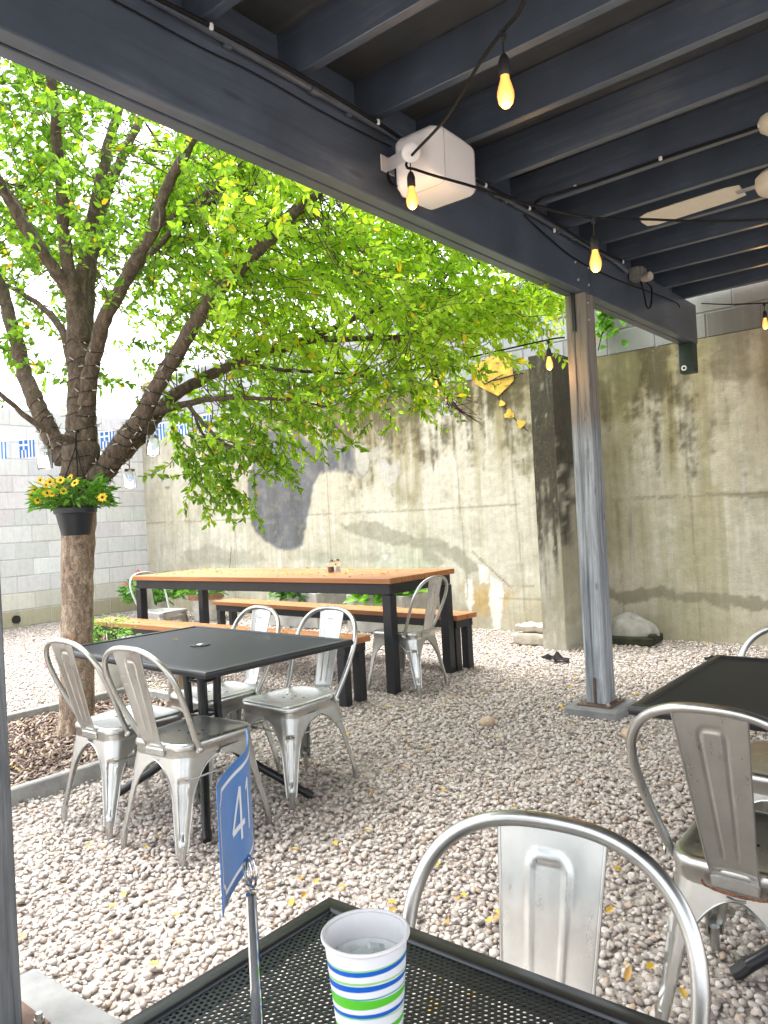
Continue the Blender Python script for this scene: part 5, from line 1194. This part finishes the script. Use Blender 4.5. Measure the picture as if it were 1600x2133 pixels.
# ceiling fan
FN = onz(1618, 265, 2.97); fan = thing('ceiling_fan', 'cream ceiling fan cut off by the right edge under the rafters', 'ceiling fan', (FN.x, FN.y, 3.0)); F0 = fan.location
b = MB(); b.lathe([(0, .02), (.07, .02), (.078, .0), (.07, -.03), (.04, -.055), (.018, -.06)], 28, F0); b.build('canopy', 'cream_enamel', fan, F0, ang=40)
b = MB(); b.tube([F0 + Vector((0, 0, -.05)), F0 + Vector((0, 0, -.23))], .012, 12); b.build('rod', 'cream_enamel', fan, F0)
b = MB(); b.lathe([(0, -.21), (.03, -.215), (.08, -.23), (.10, -.25), (.102, -.285), (.092, -.31), (.06, -.33), (.0, -.335)], 32, F0); b.build('motor', 'cream_enamel', fan, F0, ang=40)
ang0 = math.atan2(3.93 - F0.y, -1.40 - F0.x)
for k in range(3):
    a = ang0 + k * 2 * pi / 3; rot = rotz(a) @ Matrix.Rotation(R(12), 3, 'X'); b = MB()
    pl_ = [(.16, -.045), (.22, -.058), (.60, -.062), (.645, -.045), (.655, 0), (.645, .045), (.60, .062), (.22, .058), (.16, .045)]; vs = [rot @ Vector((x, y, z)) + F0 + Vector((0, 0, -.262)) for z in (-.003, .003) for x, y in pl_]; n = len(pl_)
    b.add(vs, [tuple(range(n))[::-1], tuple(range(n, 2 * n))] + [(i, (i + 1) % n, n + (i + 1) % n, n + i) for i in range(n)]); bl = b.build('blade', 'cream_enamel', fan, F0, False)
    b = MB(); b.box(rot @ Vector((.13, 0, 0)) + F0 + Vector((0, 0, -.265)), (.12, .03, .008), rot, .002); b.build('blade_iron', 'lid_metal', bl, F0, False)

# ================================================================== odds and ends on the ground
def rock(name, c, sx, sy, sz, mat, lab, cat, seed, group=None, amp=.25):
    b = MB(); b.ball(c, 1., 28, 18, None, (sx, sy, sz)); rg = np.random.default_rng(seed); c = Vector(c)
    V = np.array([p - c for p in b.v]); q = V / np.array([sx, sy, sz]); nn = sum(np.sin(q @ rg.normal(0, 2.2, 3) + rg.uniform(0, 6)) for _ in range(5)) / 5
    b.v = [c + Vector(v * (1 + amp * n_)) for v, n_ in zip(V, nn)]; return tag(b.build(name, mat, ang=60), lab, cat, group)
q = onz(1015, 1505, .02); rock('stone', q, .052, .04, .035, 'stone_tan', 'single tan stone lying on the open pebbles', 'stone', 4)
q = onz(1312, 1530, .02); rock('stone', q, .05, .045, .035, 'stone_tan', 'tan stone half hidden behind the frame of the right chair', 'stone', 5)
for k, (dz, sx, sy, sz, lab) in enumerate([(.045, .20, .15, .055, 'flat grey stone at the bottom of the pair beside the buttress'), (.15, .17, .13, .035, 'flat pale stone on top of the pair beside the buttress')]):
    b = MB(); c = Vector((-3.62, 6.72, dz)); P = [(sx * (1 + .12 * sin(3 * a + k)) * max(-1, min(1, 1.3 * cos(a))), sy * (1 + .1 * sin(2 * a)) * max(-1, min(1, 1.3 * sin(a)))) for a in np.linspace(0, 2 * pi, 25)[:-1]]; n = len(P); vs = []
    for f, z in [(.9, -sz), (1, -sz * .7), (1.02, sz * .5), (.93, sz), ]: vs += [c + Vector((x * f, y * f, z + .01 * sin(7 * x / sx) + .006 * sin(5 * y / sy))) for x, y in P]
    b.add(vs, [(i * n + j, i * n + (j + 1) % n, (i + 1) * n + (j + 1) % n, (i + 1) * n + j) for i in range(3) for j in range(n)] + [tuple(range(n))[::-1], tuple(3 * n + j for j in range(n))]); tag(b.build('flat_stone', 'stone_grey', ang=30), lab, 'stone', 'stacked stones')
RC = Vector((-2.80, 7.08, 0)); rk = thing('rock_cover', 'pale moulded rock cover on a dark mossy slab against the concrete wall', 'rock cover', RC)
b = MB()
def rc(u, v):
    a = 2 * pi * u; t = v * pi / 2; r = cos(t) ** .7; lobe = 1 + .10 * cos(3 * a + .6) + .05 * cos(5 * a); groove = 1 - .13 * math.exp(-((math.sin(a * 1.5 + .4)) / .16) ** 2) * cos(t)
    return RC + Vector((.225 * r * cos(a) * lobe * groove, .16 * r * sin(a) * lobe * groove, .075 + (.175 + .035 * cos(a - 2.6)) * sin(t) ** .9))
b.grid(rc, 48, 16); b.build('cover', 'mould_cover', rk, RC, ang=80)
b = MB(); b.box(RC + Vector((0, -.02, .035)), (.48, .36, .075), rotz(.1), .012); b.box(RC + Vector((.23, -.12, .075)), (.07, .08, .06), rotz(.1), .01); b.build('slab', 'dark_moss', rk, RC, ang=30)
def rag(px, py, w_, lab, seed):
    c = onz(px, py, .012); rg = np.random.default_rng(seed); ph = rg.uniform(0, 6, 6); b = MB()
    def f(u, v):
        a = 2 * pi * u; r = v * (1 + .35 * sin(2 * a + ph[0]) + .2 * sin(5 * a + ph[1])); x = w_ * r * cos(a); y = w_ * .42 * r * sin(a); return c + Vector((x, y, .005 + .05 * w_ / .12 * (1 - v) * (1 + .5 * sin(7 * x / w_ + ph[2])) + .012 * sin(9 * a + ph[3]) * v))
    b.grid(f, 40, 8); return tag(b.build('cloth_scrap', 'dark_cloth', ang=80, solid=.004), lab, 'cloth', 'scraps of black weed cloth')
rag(1160, 1374, .115, 'crumpled black cloth scrap on the pebbles in front of the buttress', 1); rag(1492, 1375, .07, 'small black cloth scrap on the pebbles beyond the right table', 2)
for px, lab, mat, r_ in [(358, 'thin grey metal pole behind the trunk table, left one of the pair', 'pale_pot', .014), (370, 'thin grey metal pole behind the trunk table, right one of the pair', 'pale_pot', .014)]:
    c = onz(px, 1484, 0); b = MB(); b.tube([c, c + Vector((0, 0, .42))], r_, 10); b.tube([c + Vector((0, 0, .12)), c + Vector((0, 0, .15))], r_ + .003, 10); tag(b.build('metal_pole', 'wire_steel'), lab, 'pole', 'poles by the trunk table')
c = onz(382, 1480, 0); b = MB(); b.box(c + Vector((0, 0, .2)), (.035, .03, .40), rotz(.3), .003); tag(b.build('wooden_stake', 'stake_wood'), 'short wooden stake beside the two thin metal poles', 'stake')
# ivy on the block course by the post
iv = thing('ivy', 'light green ivy leaves on the blocks just right of the timber post', 'ivy', ony(1262, 665, 7.2)); LV.clear(); LFt.clear(); LT.clear(); b = MB()
for k in range(70):
    px, py = 1250 + abs(rng.normal(0, 22)), 660 + rng.normal(0, 22); p = np.array(ony(px, py, 7.26)); d = rng.normal(0, 1, 3) + np.array([0, -.3, -.4]); put_leaf(p, d, np.array([0, -1., .4]) + rng.normal(0, .3, 3), rng.uniform(.07, .12), rng.uniform(.06, .1), rng.uniform(.5, 1))
P, q = smoothpath([ony(1246, 730, 7.3), ony(1256, 690, 7.3), ony(1270, 655, 7.3), ony(1290, 620, 7.3)], [.006] * 4, 6); b.tube(P, q, 5); b.build('vine_stem', 'dead_vine', iv, iv.location); leafmesh('foliage', 'plant_leaf', LV, LFt, LT, iv, iv.location)
# fallen leaves
LV.clear(); LFt.clear(); LT.clear()
for k in range(300):
    px, py = rng.uniform(20, 1590), 1340 + 790 * rng.random() ** 1.6; p = onz(px, py, .016)
    if rng.random() > .35 + .65 * math.exp(-((px - 900) / 420) ** 2): continue
    if p.y > 7.1 or p.x < -10: continue
    put_leaf(np.array(p), np.array([rng.normal(), rng.normal(), rng.normal(0, .2)]), np.array([rng.normal(0, .35), rng.normal(0, .35), 1.]), rng.uniform(.025, .05), rng.uniform(.014, .028), rng.random())
fo = leafmesh('fallen_leaves', 'fallen_leaf', LV, LFt, LT); tag(fo, 'yellow and brown leaves fallen on the pebbles', None, kind='stuff')
LV.clear(); LFt.clear(); LT.clear()
rm = rotz(R(1.3))
for k in range(95): p = rm @ Vector((rng.uniform(-1.55, 1.55), rng.uniform(-.4, .4), 0)) + Vector((-5.13, 4.77, .8525)); put_leaf(np.array(p), np.array([rng.normal(), rng.normal(), 0]), np.array([rng.normal(0, .12), rng.normal(0, .12), 1.]), rng.uniform(.025, .045), rng.uniform(.012, .022), rng.random() * .4 + .6 * (rng.random() < .5))
for k in range(34): p = Vector((rng.uniform(-6.7, -3.7), 5.46 + rng.uniform(-.1, .1), .468)); p.y += -math.tan(R(3.6)) * (p.x + 5.22); put_leaf(np.array(p), np.array([rng.normal(), rng.normal(), 0]), np.array([rng.normal(0, .12), rng.normal(0, .12), 1.]), rng.uniform(.025, .045), rng.uniform(.012, .022), rng.random())
for k in range(22): p = Vector((rng.uniform(-6.7, -3.7), 4.03 + rng.uniform(-.1, .1), .468)); put_leaf(np.array(p), np.array([rng.normal(), rng.normal(), 0]), np.array([rng.normal(0, .12), rng.normal(0, .12), 1.]), rng.uniform(.025, .04), rng.uniform(.012, .02), rng.random())
put_leaf(np.array(onz(360, 1332, .7455)), np.array([1, .3, 0]), np.array([0, .1, 1.]), .03, .014, .1)
ft = leafmesh('table_leaves', 'fallen_leaf', LV, LFt, LT); tag(ft, 'small yellow leaves scattered over the wooden table and benches', None, kind='stuff')
